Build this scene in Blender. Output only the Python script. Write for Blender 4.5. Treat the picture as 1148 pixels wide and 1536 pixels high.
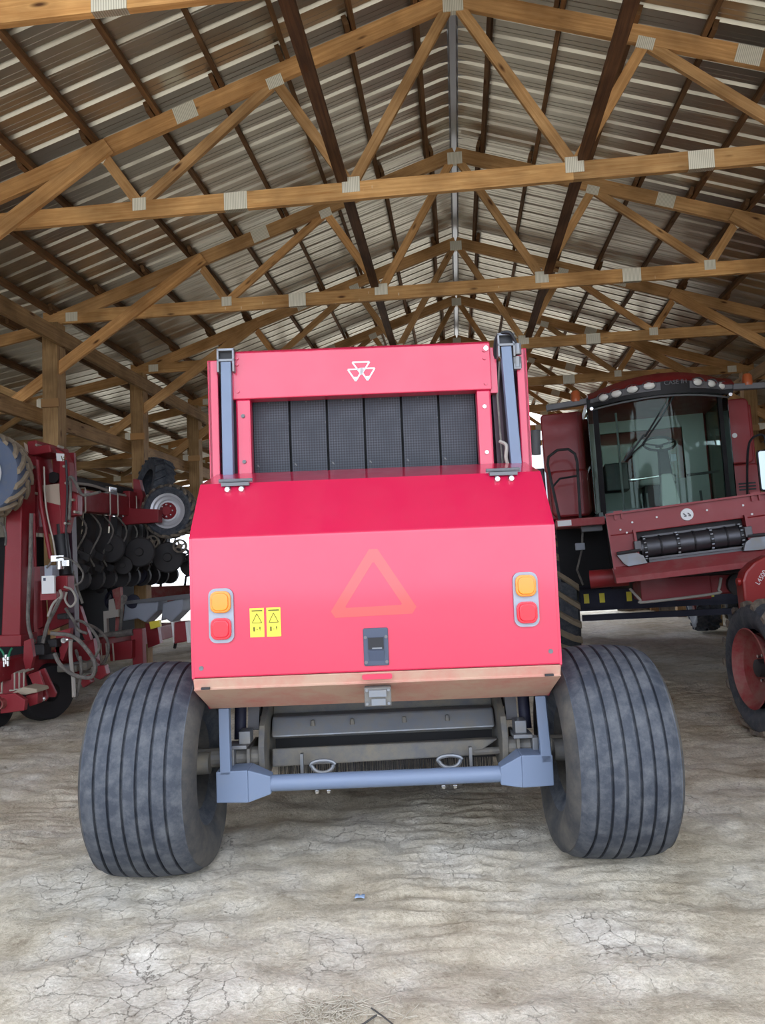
import bpy, bmesh, math, random
from mathutils import Vector, Matrix, noise

for o in list(bpy.data.objects):
    bpy.data.objects.remove(o, do_unlink=True)
scene = bpy.context.scene
COL = scene.collection
random.seed(11)
PI = math.pi

# ------------------------------------------------------------------ camera, sky, exposure
CAM_X, CAM_H, F_PX = -0.1581, 1.5, 1131.8
RIGHT = Vector((0.99406074, 0.10143601, -0.0394206))
UP = Vector((0.04604087, -0.06377371, 0.99690178))
FWD = Vector((-0.09860774, 0.99279588, 0.06806514))
cam_data = bpy.data.cameras.new('camera')
cam = bpy.data.objects.new('camera', cam_data)
COL.objects.link(cam)
cam_data.sensor_fit = 'HORIZONTAL'
cam_data.sensor_width = 36.0
cam_data.lens = F_PX / 1148 * 36.0
cam_data.clip_end = 500
cam.matrix_world = Matrix(((RIGHT.x, UP.x, -FWD.x, CAM_X), (RIGHT.y, UP.y, -FWD.y, 0.0),
                           (RIGHT.z, UP.z, -FWD.z, CAM_H), (0, 0, 0, 1)))
scene.camera = cam
scene.view_settings.view_transform = 'Standard'
scene.view_settings.look = 'None'
scene.view_settings.gamma = 1.0
scene.view_settings.use_curve_mapping = False
scene.view_settings.exposure = 1.16

world = bpy.data.worlds.new('overcast_sky')
scene.world = world
world.use_nodes = True
wn = world.node_tree
wn.nodes['Background'].inputs['Color'].default_value = (0.85, 0.94, 1.10, 1)
wn.nodes['Background'].inputs['Strength'].default_value = 1.6


def at(x, y, Y):
    """world point on the plane at depth Y that the photograph's pixel (x, y) looks at"""
    d = FWD + RIGHT * ((x - 574) / F_PX) - UP * ((y - 768) / F_PX)
    t = Y / d.y
    return Vector((CAM_X, 0, CAM_H)) + d * t


# ------------------------------------------------------------------ materials
def new_mat(name):
    m = bpy.data.materials.new(name)
    m.use_nodes = True
    nt = m.node_tree
    return m, nt, nt.nodes['Principled BSDF']


def N(nt, kind, **kw):
    n = nt.nodes.new(kind)
    for k, v in kw.items():
        if k in ('operation', 'blend_type', 'data_type', 'feature', 'distance', 'wave_type', 'bands_direction', 'noise_dimensions', 'interpolation'):
            setattr(n, k, v)
        else:
            n.inputs[k].default_value = v
    return n


def ramp(nt, fac, stops):
    r = nt.nodes.new('ShaderNodeValToRGB')
    el = r.color_ramp.elements
    while len(el) < len(stops):
        el.new(0.5)
    for e, (p, c) in zip(el, stops):
        e.position = p
        e.color = c if len(c) == 4 else (*c, 1)
    nt.links.new(fac, r.inputs['Fac'])
    return r


def mixc(nt, fac, a, b, mode='MIX'):
    m = nt.nodes.new('ShaderNodeMix')
    m.data_type = 'RGBA'
    m.blend_type = mode
    for sock, val in ((0, fac), (6, a), (7, b)):
        if isinstance(val, bpy.types.NodeSocket):
            nt.links.new(val, m.inputs[sock])
        elif isinstance(val, (int, float)):
            m.inputs[sock].default_value = val
        else:
            m.inputs[sock].default_value = (*val, 1) if len(val) == 3 else val
    return m.outputs[2]


def paint(name, col, rough=0.4, metal=0.0, coat=0.0, dirt=0.0, dirt_col=(0.30, 0.24, 0.17), scale=6.0, bump=0.0, spec=0.5, coat_rough=0.08):
    m, nt, b = new_mat(name)
    tc = N(nt, 'ShaderNodeTexCoord')
    base = col
    if dirt > 0:
        n1 = N(nt, 'ShaderNodeTexNoise', Scale=scale, Detail=8.0, Roughness=0.7)
        nt.links.new(tc.outputs['Object'], n1.inputs['Vector'])
        r = ramp(nt, n1.outputs['Fac'], [(0.62 - 0.35 * dirt, (0, 0, 0)), (0.92 - 0.3 * dirt, (dirt, dirt, dirt))])
        base = mixc(nt, r.outputs['Color'], col, dirt_col)
        nt.links.new(base, b.inputs['Base Color'])
        rr = ramp(nt, n1.outputs['Fac'], [(0.3, (rough,) * 3), (0.8, (min(1, rough + 0.3),) * 3)])
        nt.links.new(rr.outputs['Color'], b.inputs['Roughness'])
    else:
        b.inputs['Base Color'].default_value = (*col, 1)
        b.inputs['Roughness'].default_value = rough
    b.inputs['Metallic'].default_value = metal
    b.inputs['Coat Weight'].default_value = coat
    b.inputs['Coat Roughness'].default_value = coat_rough
    b.inputs['Specular IOR Level'].default_value = spec
    if bump > 0:
        n2 = N(nt, 'ShaderNodeTexNoise', Scale=scale * 6, Detail=4.0)
        nt.links.new(tc.outputs['Object'], n2.inputs['Vector'])
        bp = N(nt, 'ShaderNodeBump', Strength=bump, Distance=0.01)
        nt.links.new(n2.outputs['Fac'], bp.inputs['Height'])
        nt.links.new(bp.outputs['Normal'], b.inputs['Normal'])
    return m


def wood(name, c1, c2, rough=0.75, marks=False):
    """UV: u runs along the board in metres, v across it"""
    m, nt, b = new_mat(name)
    uv = N(nt, 'ShaderNodeTexCoord')
    oi = N(nt, 'ShaderNodeObjectInfo')
    sc = N(nt, 'ShaderNodeVectorMath', operation='SCALE')
    nt.links.new(oi.outputs['Random'], sc.inputs['Scale'])
    sc.inputs[0].default_value = (37.0, 19.0, 0)
    add = N(nt, 'ShaderNodeVectorMath', operation='ADD')
    nt.links.new(uv.outputs['UV'], add.inputs[0])
    nt.links.new(sc.outputs[0], add.inputs[1])
    mp = N(nt, 'ShaderNodeMapping')
    mp.inputs['Scale'].default_value = (1.2, 26.0, 1)
    nt.links.new(add.outputs[0], mp.inputs['Vector'])
    g = N(nt, 'ShaderNodeTexNoise', Scale=1.6, Detail=6.0, Roughness=0.65, Distortion=0.6)
    nt.links.new(mp.outputs[0], g.inputs['Vector'])
    r = ramp(nt, g.outputs['Fac'], [(0.3, c2), (0.5, tuple((a + q) / 2 for a, q in zip(c1, c2))), (0.68, c1)])
    big = N(nt, 'ShaderNodeTexNoise', Scale=2.2, Detail=3.0)
    nt.links.new(add.outputs[0], big.inputs['Vector'])
    br = ramp(nt, big.outputs['Fac'], [(0.35, (0.62, 0.58, 0.54)), (0.65, (1.08, 1.04, 1.0))])
    c = mixc(nt, 1.0, r.outputs['Color'], br.outputs['Color'], 'MULTIPLY')
    tint = ramp(nt, oi.outputs['Random'], [(0.0, (0.82, 0.8, 0.78)), (0.5, (1.0, 0.98, 0.95)), (1.0, (1.1, 1.0, 0.88))])
    c = mixc(nt, 1.0, c, tint.outputs['Color'], 'MULTIPLY')
    mk = N(nt, 'ShaderNodeMapping')
    mk.inputs['Scale'].default_value = (2.1, 7.0, 1)
    nt.links.new(add.outputs[0], mk.inputs['Vector'])
    vo = N(nt, 'ShaderNodeTexVoronoi', Scale=1.0)
    nt.links.new(mk.outputs[0], vo.inputs['Vector'])
    kr = ramp(nt, vo.outputs['Distance'], [(0.06, (1, 1, 1)), (0.14, (0, 0, 0))])
    c = mixc(nt, kr.outputs['Color'], c, (0.09, 0.035, 0.012))
    if marks:
        mm = N(nt, 'ShaderNodeMapping')
        mm.inputs['Scale'].default_value = (17.0, 5.0, 1)
        nt.links.new(add.outputs[0], mm.inputs['Vector'])
        v2 = N(nt, 'ShaderNodeTexVoronoi', Scale=1.0)
        nt.links.new(mm.outputs[0], v2.inputs['Vector'])
        k2 = ramp(nt, v2.outputs['Distance'], [(0.07, (0.85, 0.85, 0.85)), (0.11, (0, 0, 0))])
        sel = N(nt, 'ShaderNodeTexNoise', Scale=1.1, Detail=1.0)
        nt.links.new(add.outputs[0], sel.inputs['Vector'])
        s2 = ramp(nt, sel.outputs['Fac'], [(0.5, (0, 0, 0)), (0.62, (1, 1, 1))])
        k3 = mixc(nt, 1.0, k2.outputs['Color'], s2.outputs['Color'], 'MULTIPLY')
        c = mixc(nt, k3, c, (0.75, 0.6, 0.4))
    nt.links.new(c, b.inputs['Base Color'])
    b.inputs['Roughness'].default_value = rough
    b.inputs['Specular IOR Level'].default_value = 0.25
    bp = N(nt, 'ShaderNodeBump', Strength=0.25, Distance=0.004)
    nt.links.new(g.outputs['Fac'], bp.inputs['Height'])
    nt.links.new(bp.outputs['Normal'], b.inputs['Normal'])
    return m


M = {}
M['chord'] = wood('pine_chord', (0.70, 0.45, 0.20), (0.46, 0.235, 0.08), marks=True)
M['pine'] = wood('pine_board', (0.66, 0.42, 0.20), (0.44, 0.24, 0.09))
M['purlin'] = wood('shaded_purlin_wood', (0.26, 0.15, 0.07), (0.13, 0.07, 0.035))  # brown kept dark: shadow on the purlin undersides is in the colour
M['dark_wood'] = wood('dark_stained_wood', (0.17, 0.085, 0.04), (0.07, 0.035, 0.02))
M['post'] = wood('post_wood', (0.46, 0.31, 0.15), (0.26, 0.16, 0.075))


def plate_mat():
    m, nt, b = new_mat('galvanised_gusset')
    tc = N(nt, 'ShaderNodeTexCoord')
    w = N(nt, 'ShaderNodeTexWave', wave_type='BANDS', bands_direction='X', Scale=22.0, Distortion=0.3)
    nt.links.new(tc.outputs['Object'], w.inputs['Vector'])
    r = ramp(nt, w.outputs['Fac'], [(0.15, (0.55, 0.50, 0.38)), (0.6, (0.82, 0.78, 0.64))])
    nt.links.new(r.outputs['Color'], b.inputs['Base Color'])
    b.inputs['Metallic'].default_value = 0.25
    b.inputs['Roughness'].default_value = 0.55
    return m


M['plate'] = plate_mat()


def roof_mat():
    m, nt, b = new_mat('galvalume_roofing')
    tc = N(nt, 'ShaderNodeTexCoord')
    n = N(nt, 'ShaderNodeTexNoise', Scale=1.3, Detail=5.0, Roughness=0.6)
    nt.links.new(tc.outputs['Object'], n.inputs['Vector'])
    r = ramp(nt, n.outputs['Fac'], [(0.3, (0.47, 0.435, 0.36)), (0.7, (0.57, 0.53, 0.445))])
    nt.links.new(r.outputs['Color'], b.inputs['Base Color'])
    b.inputs['Metallic'].default_value = 0.92
    rr = ramp(nt, n.outputs['Fac'], [(0.3, (0.29,) * 3), (0.7, (0.31,) * 3)])
    nt.links.new(rr.outputs['Color'], b.inputs['Roughness'])
    return m


M['roof'] = roof_mat()
M['ridge'] = paint('ridge_cap_metal', (0.42, 0.43, 0.46), 0.28, 0.9)
M['baler_red'] = paint('baler_red', (0.60, 0.008, 0.062), 0.3, 0.0, 1.0, 0.08, (0.45, 0.12, 0.12), 3.0, coat_rough=0.10)
M['dirty_red'] = paint('dusty_baler_red', (0.52, 0.335, 0.245), 0.75, 0.0, 0.0, 0.55, (0.55, 0.05, 0.07), 3.4)
M['steel_blue'] = paint('blue_grey_paint', (0.165, 0.215, 0.315), 0.42, 0.0, 0.1, 0.25, (0.25, 0.24, 0.22), 5.0)
M['frame_grey'] = paint('dusty_grey_frame', (0.105, 0.11, 0.12), 0.55, 0.1, 0.0, 0.8, (0.26, 0.225, 0.16), 7.0)
M['worn_steel'] = paint('worn_steel', (0.22, 0.235, 0.26), 0.38, 0.5, 0.0, 0.6, (0.30, 0.26, 0.19), 9.0)
M['chrome'] = paint('bright_steel', (0.72, 0.72, 0.72), 0.25, 0.95)
M['black'] = paint('black_paint', (0.015, 0.015, 0.018), 0.45, 0, 0, 0.2, (0.08, 0.07, 0.05))
M['dark'] = paint('dark_metal', (0.03, 0.028, 0.03), 0.6, 0.1, 0, 0.35, (0.10, 0.08, 0.06))
M['purple_dark'] = paint('dark_maroon_metal', (0.06, 0.025, 0.04), 0.45)
M['plastic'] = paint('slate_plastic', (0.055, 0.07, 0.11), 0.5)
M['combine_red'] = paint('combine_red', (0.27, 0.015, 0.019), 0.42, 0.0, 0.15, 0.3, (0.22, 0.09, 0.08), 4.0)
M['planter_red'] = paint('planter_red', (0.25, 0.012, 0.020), 0.45, 0.0, 0.1, 0.3, (0.20, 0.10, 0.085), 7.0)
M['bright_red'] = paint('tractor_red', (0.30, 0.012, 0.010), 0.35, 0.0, 0.3, 0.15)
M['dusty_red'] = paint('dusty_combine_red', (0.34, 0.055, 0.06), 0.6, 0, 0, 0.5, (0.36, 0.22, 0.2), 5.0)
M['rim_red'] = paint('dusty_red_rim', (0.26, 0.018, 0.026), 0.55, 0, 0, 0.75, (0.30, 0.19, 0.15), 7.0)
M['tyre'] = paint('dusty_rubber', (0.036, 0.043, 0.058), 0.62, 0, 0, 0.58, (0.19, 0.195, 0.20), 14.0, 0.15)
M['tyre_dusty'] = paint('clay_caked_rubber', (0.035, 0.038, 0.045), 0.8, 0, 0, 0.9, (0.30, 0.24, 0.17), 7.0, 0.2)
M['lug_dusty'] = paint('clay_on_lugs', (0.22, 0.18, 0.13), 0.9, 0, 0, 0.9, (0.32, 0.25, 0.17), 14.0)
M['side_dust'] = paint('dusty_sidewall', (0.035, 0.037, 0.042), 0.85, 0, 0, 0.7, (0.17, 0.15, 0.12), 4.0)
M['blue_tyre'] = paint('weathered_sidewall', (0.10, 0.13, 0.20), 0.7, 0, 0, 0.4, (0.22, 0.2, 0.17), 9.0)
M['rim_silver'] = paint('silver_rim', (0.62, 0.63, 0.66), 0.35, 0.5, 0, 0.15)
M['white'] = paint('white_paint', (0.80, 0.80, 0.80), 0.5)
M['offwhite'] = paint('faded_beige_decal', (0.55, 0.44, 0.34), 0.6)
M['yellow'] = paint('warning_yellow', (0.86, 0.72, 0.06), 0.5)
M['ink'] = paint('decal_ink', (0.12, 0.11, 0.015), 0.6)
M['smv'] = paint('faded_orange_reflector', (0.74, 0.045, 0.045), 0.3, 0, 1.0)
M['amber'] = paint('amber_lens', (0.90, 0.27, 0.01), 0.18, 0, 0.5)
M['redlens'] = paint('red_lens', (0.80, 0.012, 0.035), 0.18, 0, 0.5)
M['grey'] = paint('light_grey_poly', (0.33, 0.36, 0.42), 0.55, 0, 0, 0.2)
M['cab_grey'] = paint('cab_interior_grey', (0.42, 0.45, 0.43), 0.7)
M['drum'] = paint('polished_dark_drum', (0.10, 0.10, 0.11), 0.38, 0.8, 0, 0.2)
M['zinc'] = paint('dull_zinc_rod', (0.40, 0.36, 0.30), 0.5, 0.3)
M['midgrey'] = paint('mid_grey', (0.16, 0.16, 0.17), 0.5, 0.2, 0, 0.3)
M['hose'] = paint('dusty_hose', (0.10, 0.092, 0.085), 0.7, 0, 0, 0.7, (0.34, 0.31, 0.27), 11.0)
M['palehose'] = paint('pale_hose', (0.38, 0.35, 0.31), 0.7, 0, 0, 0.3)
M['navy'] = paint('navy_paint', (0.012, 0.013, 0.035), 0.5, 0, 0, 0.2, (0.05, 0.05, 0.05))
M['teal'] = paint('grey_green_trim', (0.17, 0.22, 0.22), 0.6)
M['beacon'] = paint('faded_amber_beacon', (0.50, 0.12, 0.04), 0.3, 0, 0.4)
M['lamp_glass'] = paint('headlamp_glass', (0.88, 0.86, 0.80), 0.15, 0.0, 0.8)
M['mirror'] = paint('mirror_glass', (0.26, 0.29, 0.30), 0.03, 1.0)
M['straw'] = paint('dry_straw', (0.50, 0.45, 0.36), 0.9)
M['twig'] = paint('dark_twig', (0.06, 0.055, 0.05), 0.9)
M['scrap'] = paint('pale_blue_scrap', (0.36, 0.48, 0.68), 0.6)
M['clay'] = paint('dry_clay', (0.42, 0.35, 0.26), 0.95, 0, 0, 0.4, (0.3, 0.24, 0.17), 20)
M['shade_black'] = paint('deep_shade_black', (0.010, 0.010, 0.012), 0.85)  # near-black colour standing in for deep shade
M['siding'] = paint('dull_metal_siding', (0.30, 0.27, 0.22), 0.6, 0.3, 0, 0.4, (0.2, 0.15, 0.1), 2.0)


def belt_mat():
    m, nt, b = new_mat('textured_belt_rubber')
    tc = N(nt, 'ShaderNodeTexCoord')
    mp = N(nt, 'ShaderNodeMapping')
    mp.inputs['Rotation'].default_value = (0, PI / 4, 0)
    nt.links.new(tc.outputs['Object'], mp.inputs['Vector'])
    ck = N(nt, 'ShaderNodeTexChecker', Scale=95.0)
    nt.links.new(mp.outputs[0], ck.inputs['Vector'])
    n = N(nt, 'ShaderNodeTexNoise', Scale=5.0, Detail=6.0)
    nt.links.new(tc.outputs['Object'], n.inputs['Vector'])
    r = ramp(nt, n.outputs['Fac'], [(0.35, (0.030, 0.035, 0.047)), (0.7, (0.075, 0.08, 0.095))])
    c = mixc(nt, ck.outputs['Fac'], r.outputs['Color'], (0.022, 0.024, 0.030))
    v = N(nt, 'ShaderNodeTexNoise', Scale=16.0, Detail=3.0, Distortion=1.5)
    nt.links.new(tc.outputs['Object'], v.inputs['Vector'])
    k = ramp(nt, v.outputs['Fac'], [(0.70, (0, 0, 0)), (0.76, (0.8, 0.8, 0.8))])
    c = mixc(nt, k.outputs['Color'], c, (0.25, 0.24, 0.22))
    nt.links.new(c, b.inputs['Base Color'])
    b.inputs['Roughness'].default_value = 0.65
    bp = N(nt, 'ShaderNodeBump', Strength=0.5, Distance=0.003)
    nt.links.new(ck.outputs['Fac'], bp.inputs['Height'])
    nt.links.new(bp.outputs['Normal'], b.inputs['Normal'])
    return m


M['belt'] = belt_mat()


def glass_mat(name, tint, refl):
    m = bpy.data.materials.new(name)
    m.use_nodes = True
    nt = m.node_tree
    nt.nodes.remove(nt.nodes['Principled BSDF'])
    out = nt.nodes['Material Output']
    tr = N(nt, 'ShaderNodeBsdfTransparent', Color=(*tint, 1))
    gl = N(nt, 'ShaderNodeBsdfGlossy', Color=(0.9, 1.0, 0.95, 1), Roughness=0.02)
    fr = N(nt, 'ShaderNodeFresnel', IOR=refl)
    mx = N(nt, 'ShaderNodeMixShader')
    nt.links.new(fr.outputs[0], mx.inputs[0])
    nt.links.new(tr.outputs[0], mx.inputs[1])
    nt.links.new(gl.outputs[0], mx.inputs[2])
    nt.links.new(mx.outputs[0], out.inputs['Surface'])
    return m


M['windscreen'] = glass_mat('green_tinted_glass', (0.86, 0.94, 0.90), 1.25)
M['side_glass'] = glass_mat('dark_side_glass', (0.66, 0.68, 0.62), 1.3)


def ground_mat():
    m, nt, b = new_mat('dry_cracked_clay')
    tc = N(nt, 'ShaderNodeTexCoord')
    P = tc.outputs['Object']
    n1 = N(nt, 'ShaderNodeTexNoise', Scale=0.9, Detail=8.0, Roughness=0.65)
    n2 = N(nt, 'ShaderNodeTexNoise', Scale=7.0, Detail=8.0, Roughness=0.7)
    n3 = N(nt, 'ShaderNodeTexNoise', Scale=60.0, Detail=5.0, Roughness=0.7)
    for n in (n1, n2, n3):
        nt.links.new(P, n.inputs['Vector'])
    c = ramp(nt, n1.outputs['Fac'], [(0.34, (0.45, 0.38, 0.275)), (0.48, (0.60, 0.54, 0.43)), (0.62, (0.72, 0.68, 0.60))]).outputs['Color']
    d = ramp(nt, n2.outputs['Fac'], [(0.30, (0.60, 0.57, 0.54)), (0.44, (0.93, 0.92, 0.90)), (0.6, (1.06, 1.05, 1.04))]).outputs['Color']
    c = mixc(nt, 1.0, c, d, 'MULTIPLY')
    n4 = N(nt, 'ShaderNodeTexNoise', Scale=2.7, Detail=6.0, Roughness=0.6)
    mp4 = N(nt, 'ShaderNodeMapping')
    mp4.inputs['Scale'].default_value = (0.55, 1.5, 1)
    nt.links.new(P, mp4.inputs['Vector'])
    nt.links.new(mp4.outputs[0], n4.inputs['Vector'])
    damp = ramp(nt, n4.outputs['Fac'], [(0.64, (0, 0, 0)), (0.70, (0.75, 0.75, 0.75))]).outputs['Color']
    c = mixc(nt, damp, c, (0.27, 0.235, 0.19))
    e = ramp(nt, n3.outputs['Fac'], [(0.3, (0.75, 0.74, 0.72)), (0.6, (1.08, 1.08, 1.08))]).outputs['Color']
    c = mixc(nt, 1.0, c, e, 'MULTIPLY')
    wv = N(nt, 'ShaderNodeMixRGB')
    wv.blend_type = 'ADD'
    wv.inputs['Fac'].default_value = 0.12
    nt.links.new(P, wv.inputs['Color1'])
    nt.links.new(n2.outputs['Color'], wv.inputs['Color2'])
    vo = N(nt, 'ShaderNodeTexVoronoi', feature='DISTANCE_TO_EDGE', Scale=9.0)
    nt.links.new(wv.outputs[0], vo.inputs['Vector'])
    cr = ramp(nt, vo.outputs['Distance'], [(0.0, (1, 1, 1)), (0.02, (0, 0, 0))])
    sel = ramp(nt, n1.outputs['Fac'], [(0.50, (0, 0, 0)), (0.60, (0.8, 0.8, 0.8))])
    ck = mixc(nt, 1.0, cr.outputs['Color'], sel.outputs['Color'], 'MULTIPLY')
    c = mixc(nt, ck, c, (0.13, 0.105, 0.075))
    nt.links.new(c, b.inputs['Base Color'])
    b.inputs['Roughness'].default_value = 0.95
    b.inputs['Specular IOR Level'].default_value = 0.15
    b1 = N(nt, 'ShaderNodeBump', Strength=0.6, Distance=0.04)
    nt.links.new(n2.outputs['Fac'], b1.inputs['Height'])
    b2 = N(nt, 'ShaderNodeBump', Strength=0.6, Distance=0.008)
    nt.links.new(n3.outputs['Fac'], b2.inputs['Height'])
    nt.links.new(b1.outputs['Normal'], b2.inputs['Normal'])
    b3 = N(nt, 'ShaderNodeBump', Strength=0.7, Distance=0.012)
    b3.invert = True
    nt.links.new(ck, b3.inputs['Height'])
    nt.links.new(b2.outputs['Normal'], b3.inputs['Normal'])
    nt.links.new(b3.outputs['Normal'], b.inputs['Normal'])
    return m


M['ground'] = ground_mat()


# ------------------------------------------------------------------ mesh helpers
def V(*a):
    return Vector(a if len(a) == 3 else a[0])


class MB:
    """collects shapes of ONE object"""
    def __init__(self):
        self.v, self.f, self.m, self.uv = [], [], [], {}
        self.cur = 0
        self.chunks = []

    def add(self, vs, fs):
        o = len(self.v)
        self.chunks.append((o, len(self.f)))
        self.v += [Vector(p) for p in vs]
        for f in fs:
            self.f.append([i + o for i in f])
            self.m.append(self.cur)
        return self

    def hexa(self, c8):
        """c8: bottom ring of four then top ring of four"""
        return self.add(c8, [(3, 2, 1, 0), (4, 5, 6, 7), (0, 1, 5, 4), (1, 2, 6, 5), (2, 3, 7, 6), (3, 0, 4, 7)])

    def box(self, x0, x1, y0, y1, z0, z1):
        return self.hexa([(x0, y0, z0), (x1, y0, z0), (x1, y1, z0), (x0, y1, z0), (x0, y0, z1), (x1, y0, z1), (x1, y1, z1), (x0, y1, z1)])

    def bar(self, p, q, w, h, up=(0, 0, 1), uvs=True):
        """board from p to q: w wide sideways, h tall along up"""
        p, q = Vector(p), Vector(q)
        d = q - p
        L = d.length
        d.normalize()
        s = d.cross(Vector(up))
        if s.length < 1e-4:
            s = d.cross(Vector((1, 0, 0)))
        s.normalize()
        u = s.cross(d)
        s *= w / 2
        u *= h / 2
        base = len(self.f)
        self.add([p - s - u, p + s - u, p + s + u, p - s + u, q - s - u, q + s - u, q + s + u, q - s + u],
                 [(0, 1, 2, 3), (7, 6, 5, 4), (0, 4, 5, 1), (1, 5, 6, 2), (2, 6, 7, 3), (3, 7, 4, 0)])
        if uvs:
            r = 0.0
            sides = [(w, 2), (h, 3), (w, 4), (h, 5)]
            for wd, k in sides:
                self.uv[base + k] = [(0, r), (L, r), (L, r + wd), (0, r + wd)]
                r += wd + 0.05
            self.uv[base] = [(0, 0), (0.02, 0), (0.02, h), (0, h)]
            self.uv[base + 1] = [(0, 0), (0.02, 0), (0.02, h), (0, h)]
        return self

    def tube(self, pts, r, n=8, cap=True):
        pts = [Vector(p) for p in pts]
        rs = r if isinstance(r, (list, tuple)) else [r] * len(pts)
        rings = []
        prev = None
        for i, p in enumerate(pts):
            if i == 0:
                t = pts[1] - p
            elif i == len(pts) - 1:
                t = p - pts[i - 1]
            else:
                t = (pts[i + 1] - p).normalized() + (p - pts[i - 1]).normalized()
            if t.length < 1e-9:
                t = Vector((0, 0, 1))
            t.normalize()
            if prev is None:
                a = t.cross(Vector((0, 0, 1)))
                if a.length < 1e-3:
                    a = t.cross(Vector((1, 0, 0)))
            else:
                a = prev - t * prev.dot(t)
            a.normalize()
            prev = a
            b = t.cross(a)
            rings.append([p + (a * math.cos(k * 2 * PI / n) + b * math.sin(k * 2 * PI / n)) * rs[i] for k in range(n)])
        vs = [q for ring in rings for q in ring]
        fs = []
        for i in range(len(pts) - 1):
            for k in range(n):
                a0, a1 = i * n + k, i * n + (k + 1) % n
                fs.append((a0, a1, a1 + n, a0 + n))
        if cap:
            fs.append(tuple(range(n - 1, -1, -1)))
            fs.append(tuple((len(pts) - 1) * n + k for k in range(n)))
        return self.add(vs, fs)

    def cyl(self, p, q, r, n=16):
        return self.tube([p, q], r, n)

    def lathe(self, prof, c, axis='x', n=32, closed=False):
        """prof: (along axis, radius) list"""
        c = Vector(c)
        vs = []
        for a, r in prof:
            for k in range(n):
                t = 2 * PI * k / n
                co, si = r * math.cos(t), r * math.sin(t)
                q = (a, co, si) if axis == 'x' else ((co, a, si) if axis == 'y' else (co, si, a))
                vs.append(c + Vector(q))
        fs = []
        m = len(prof)
        for i in range(m if closed else m - 1):
            j = (i + 1) % m
            for k in range(n):
                l = (k + 1) % n
                q = (i * n + k, i * n + l, j * n + l, j * n + k)
                fs.append(q if axis != 'y' else q[::-1])
        return self.add(vs, fs)

    def prism(self, poly, a0, a1, axis='x'):
        """poly in the two other axes, extruded from a0 to a1"""
        def mk(a, p):
            return (a, p[0], p[1]) if axis == 'x' else ((p[0], a, p[1]) if axis == 'y' else (p[0], p[1], a))
        n = len(poly)
        vs = [mk(a0, p) for p in poly] + [mk(a1, p) for p in poly]
        fs = [tuple(range(n)), tuple(range(2 * n - 1, n - 1, -1))]
        for i in range(n):
            j = (i + 1) % n
            fs.append((i, i + n, j + n, j))
        return self.add(vs, fs)

    def xf(self, mat):
        self.v = [mat @ p for p in self.v]
        return self

    def mesh(self, name, mats, smooth=False, angle=35):
        me = bpy.data.meshes.new(name)
        me.from_pydata([tuple(p) for p in self.v], [], self.f)
        if not isinstance(mats, (list, tuple)):
            mats = [mats]
        for m in mats:
            me.materials.append(m)
        if len(mats) > 1:
            for p, mi in zip(me.polygons, self.m):
                p.material_index = mi
        if self.uv:
            uvl = me.uv_layers.new(name='UVMap')
            for pi, coords in self.uv.items():
                p = me.polygons[pi]
                for li, uvc in zip(p.loop_indices, coords):
                    uvl.data[li].uv = uvc
        bm = bmesh.new()
        bm.from_mesh(me)
        bmesh.ops.recalc_face_normals(bm, faces=bm.faces)
        if smooth:
            for fc in bm.faces:
                fc.smooth = True
            for e in bm.edges:
                if len(e.link_faces) == 2 and e.calc_face_angle(0) > math.radians(angle):
                    e.smooth = False
        bm.to_mesh(me)
        bm.free()
        return me

    def build_each(self, name, mats, parent=None, smooth=False, off=None):
        """every added shape becomes an object of its own"""
        ends = self.chunks[1:] + [(len(self.v), len(self.f))]
        for (v0, f0), (v1, f1) in zip(self.chunks, ends):
            m = MB()
            m.add(self.v[v0:v1], [[i - v0 for i in f] for f in self.f[f0:f1]])
            m.build(name, mats, parent, smooth=smooth, off=off)

    def build(self, name, mats, parent=None, smooth=False, angle=35, bevel=0.0, off=None):
        if off is not None:
            o = Vector(off)
            self.v = [p - o for p in self.v]
        ob = link(name, self.mesh(name, mats, smooth, angle), parent)
        if bevel > 0:
            md = ob.modifiers.new('bevel', 'BEVEL')
            md.width = bevel
            md.segments = 2
            md.limit_method = 'ANGLE'
            md.angle_limit = math.radians(40)
            md.harden_normals = False
        return ob


def link(name, data, parent=None, loc=None, rot=None):
    ob = bpy.data.objects.new(name, data)
    COL.objects.link(ob)
    if parent is not None:
        ob.parent = parent
    if loc is not None:
        ob.location = loc
    if rot is not None:
        ob.rotation_euler = rot
    return ob


def tag(o, label=None, cat=None, group=None, kind=None):
    for k, v in (('label', label), ('category', cat), ('group', group), ('kind', kind)):
        if v:
            o[k] = v
    return o


def thing(name, label, cat, loc=(0, 0, 0), rot=(0, 0, 0), group=None):
    return tag(link(name, None, None, loc, rot), label, cat, group)


def copy_tree(o, parent=None):
    c = o.copy()
    COL.objects.link(c)
    c.parent = parent
    for ch in [x for x in bpy.data.objects if x.parent is o]:
        copy_tree(ch, c)
    return c


def text_mesh(s, size, extrude=0.002):
    cu = bpy.data.curves.new('lettering', 'FONT')
    cu.body = s
    cu.size = size
    cu.extrude = extrude
    cu.align_x = 'CENTER'
    cu.align_y = 'CENTER'
    ob = bpy.data.objects.new('lettering_tmp', cu)
    COL.objects.link(ob)
    dg = bpy.context.evaluated_depsgraph_get()
    me = bpy.data.meshes.new_from_object(ob.evaluated_get(dg))
    bpy.data.objects.remove(ob, do_unlink=True)
    return me


def arc(c, r, a0, a1, n, z=None):
    return [(c[0] + r * math.cos(a0 + (a1 - a0) * i / n), c[1] + r * math.sin(a0 + (a1 - a0) * i / n)) for i in range(n + 1)]


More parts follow.
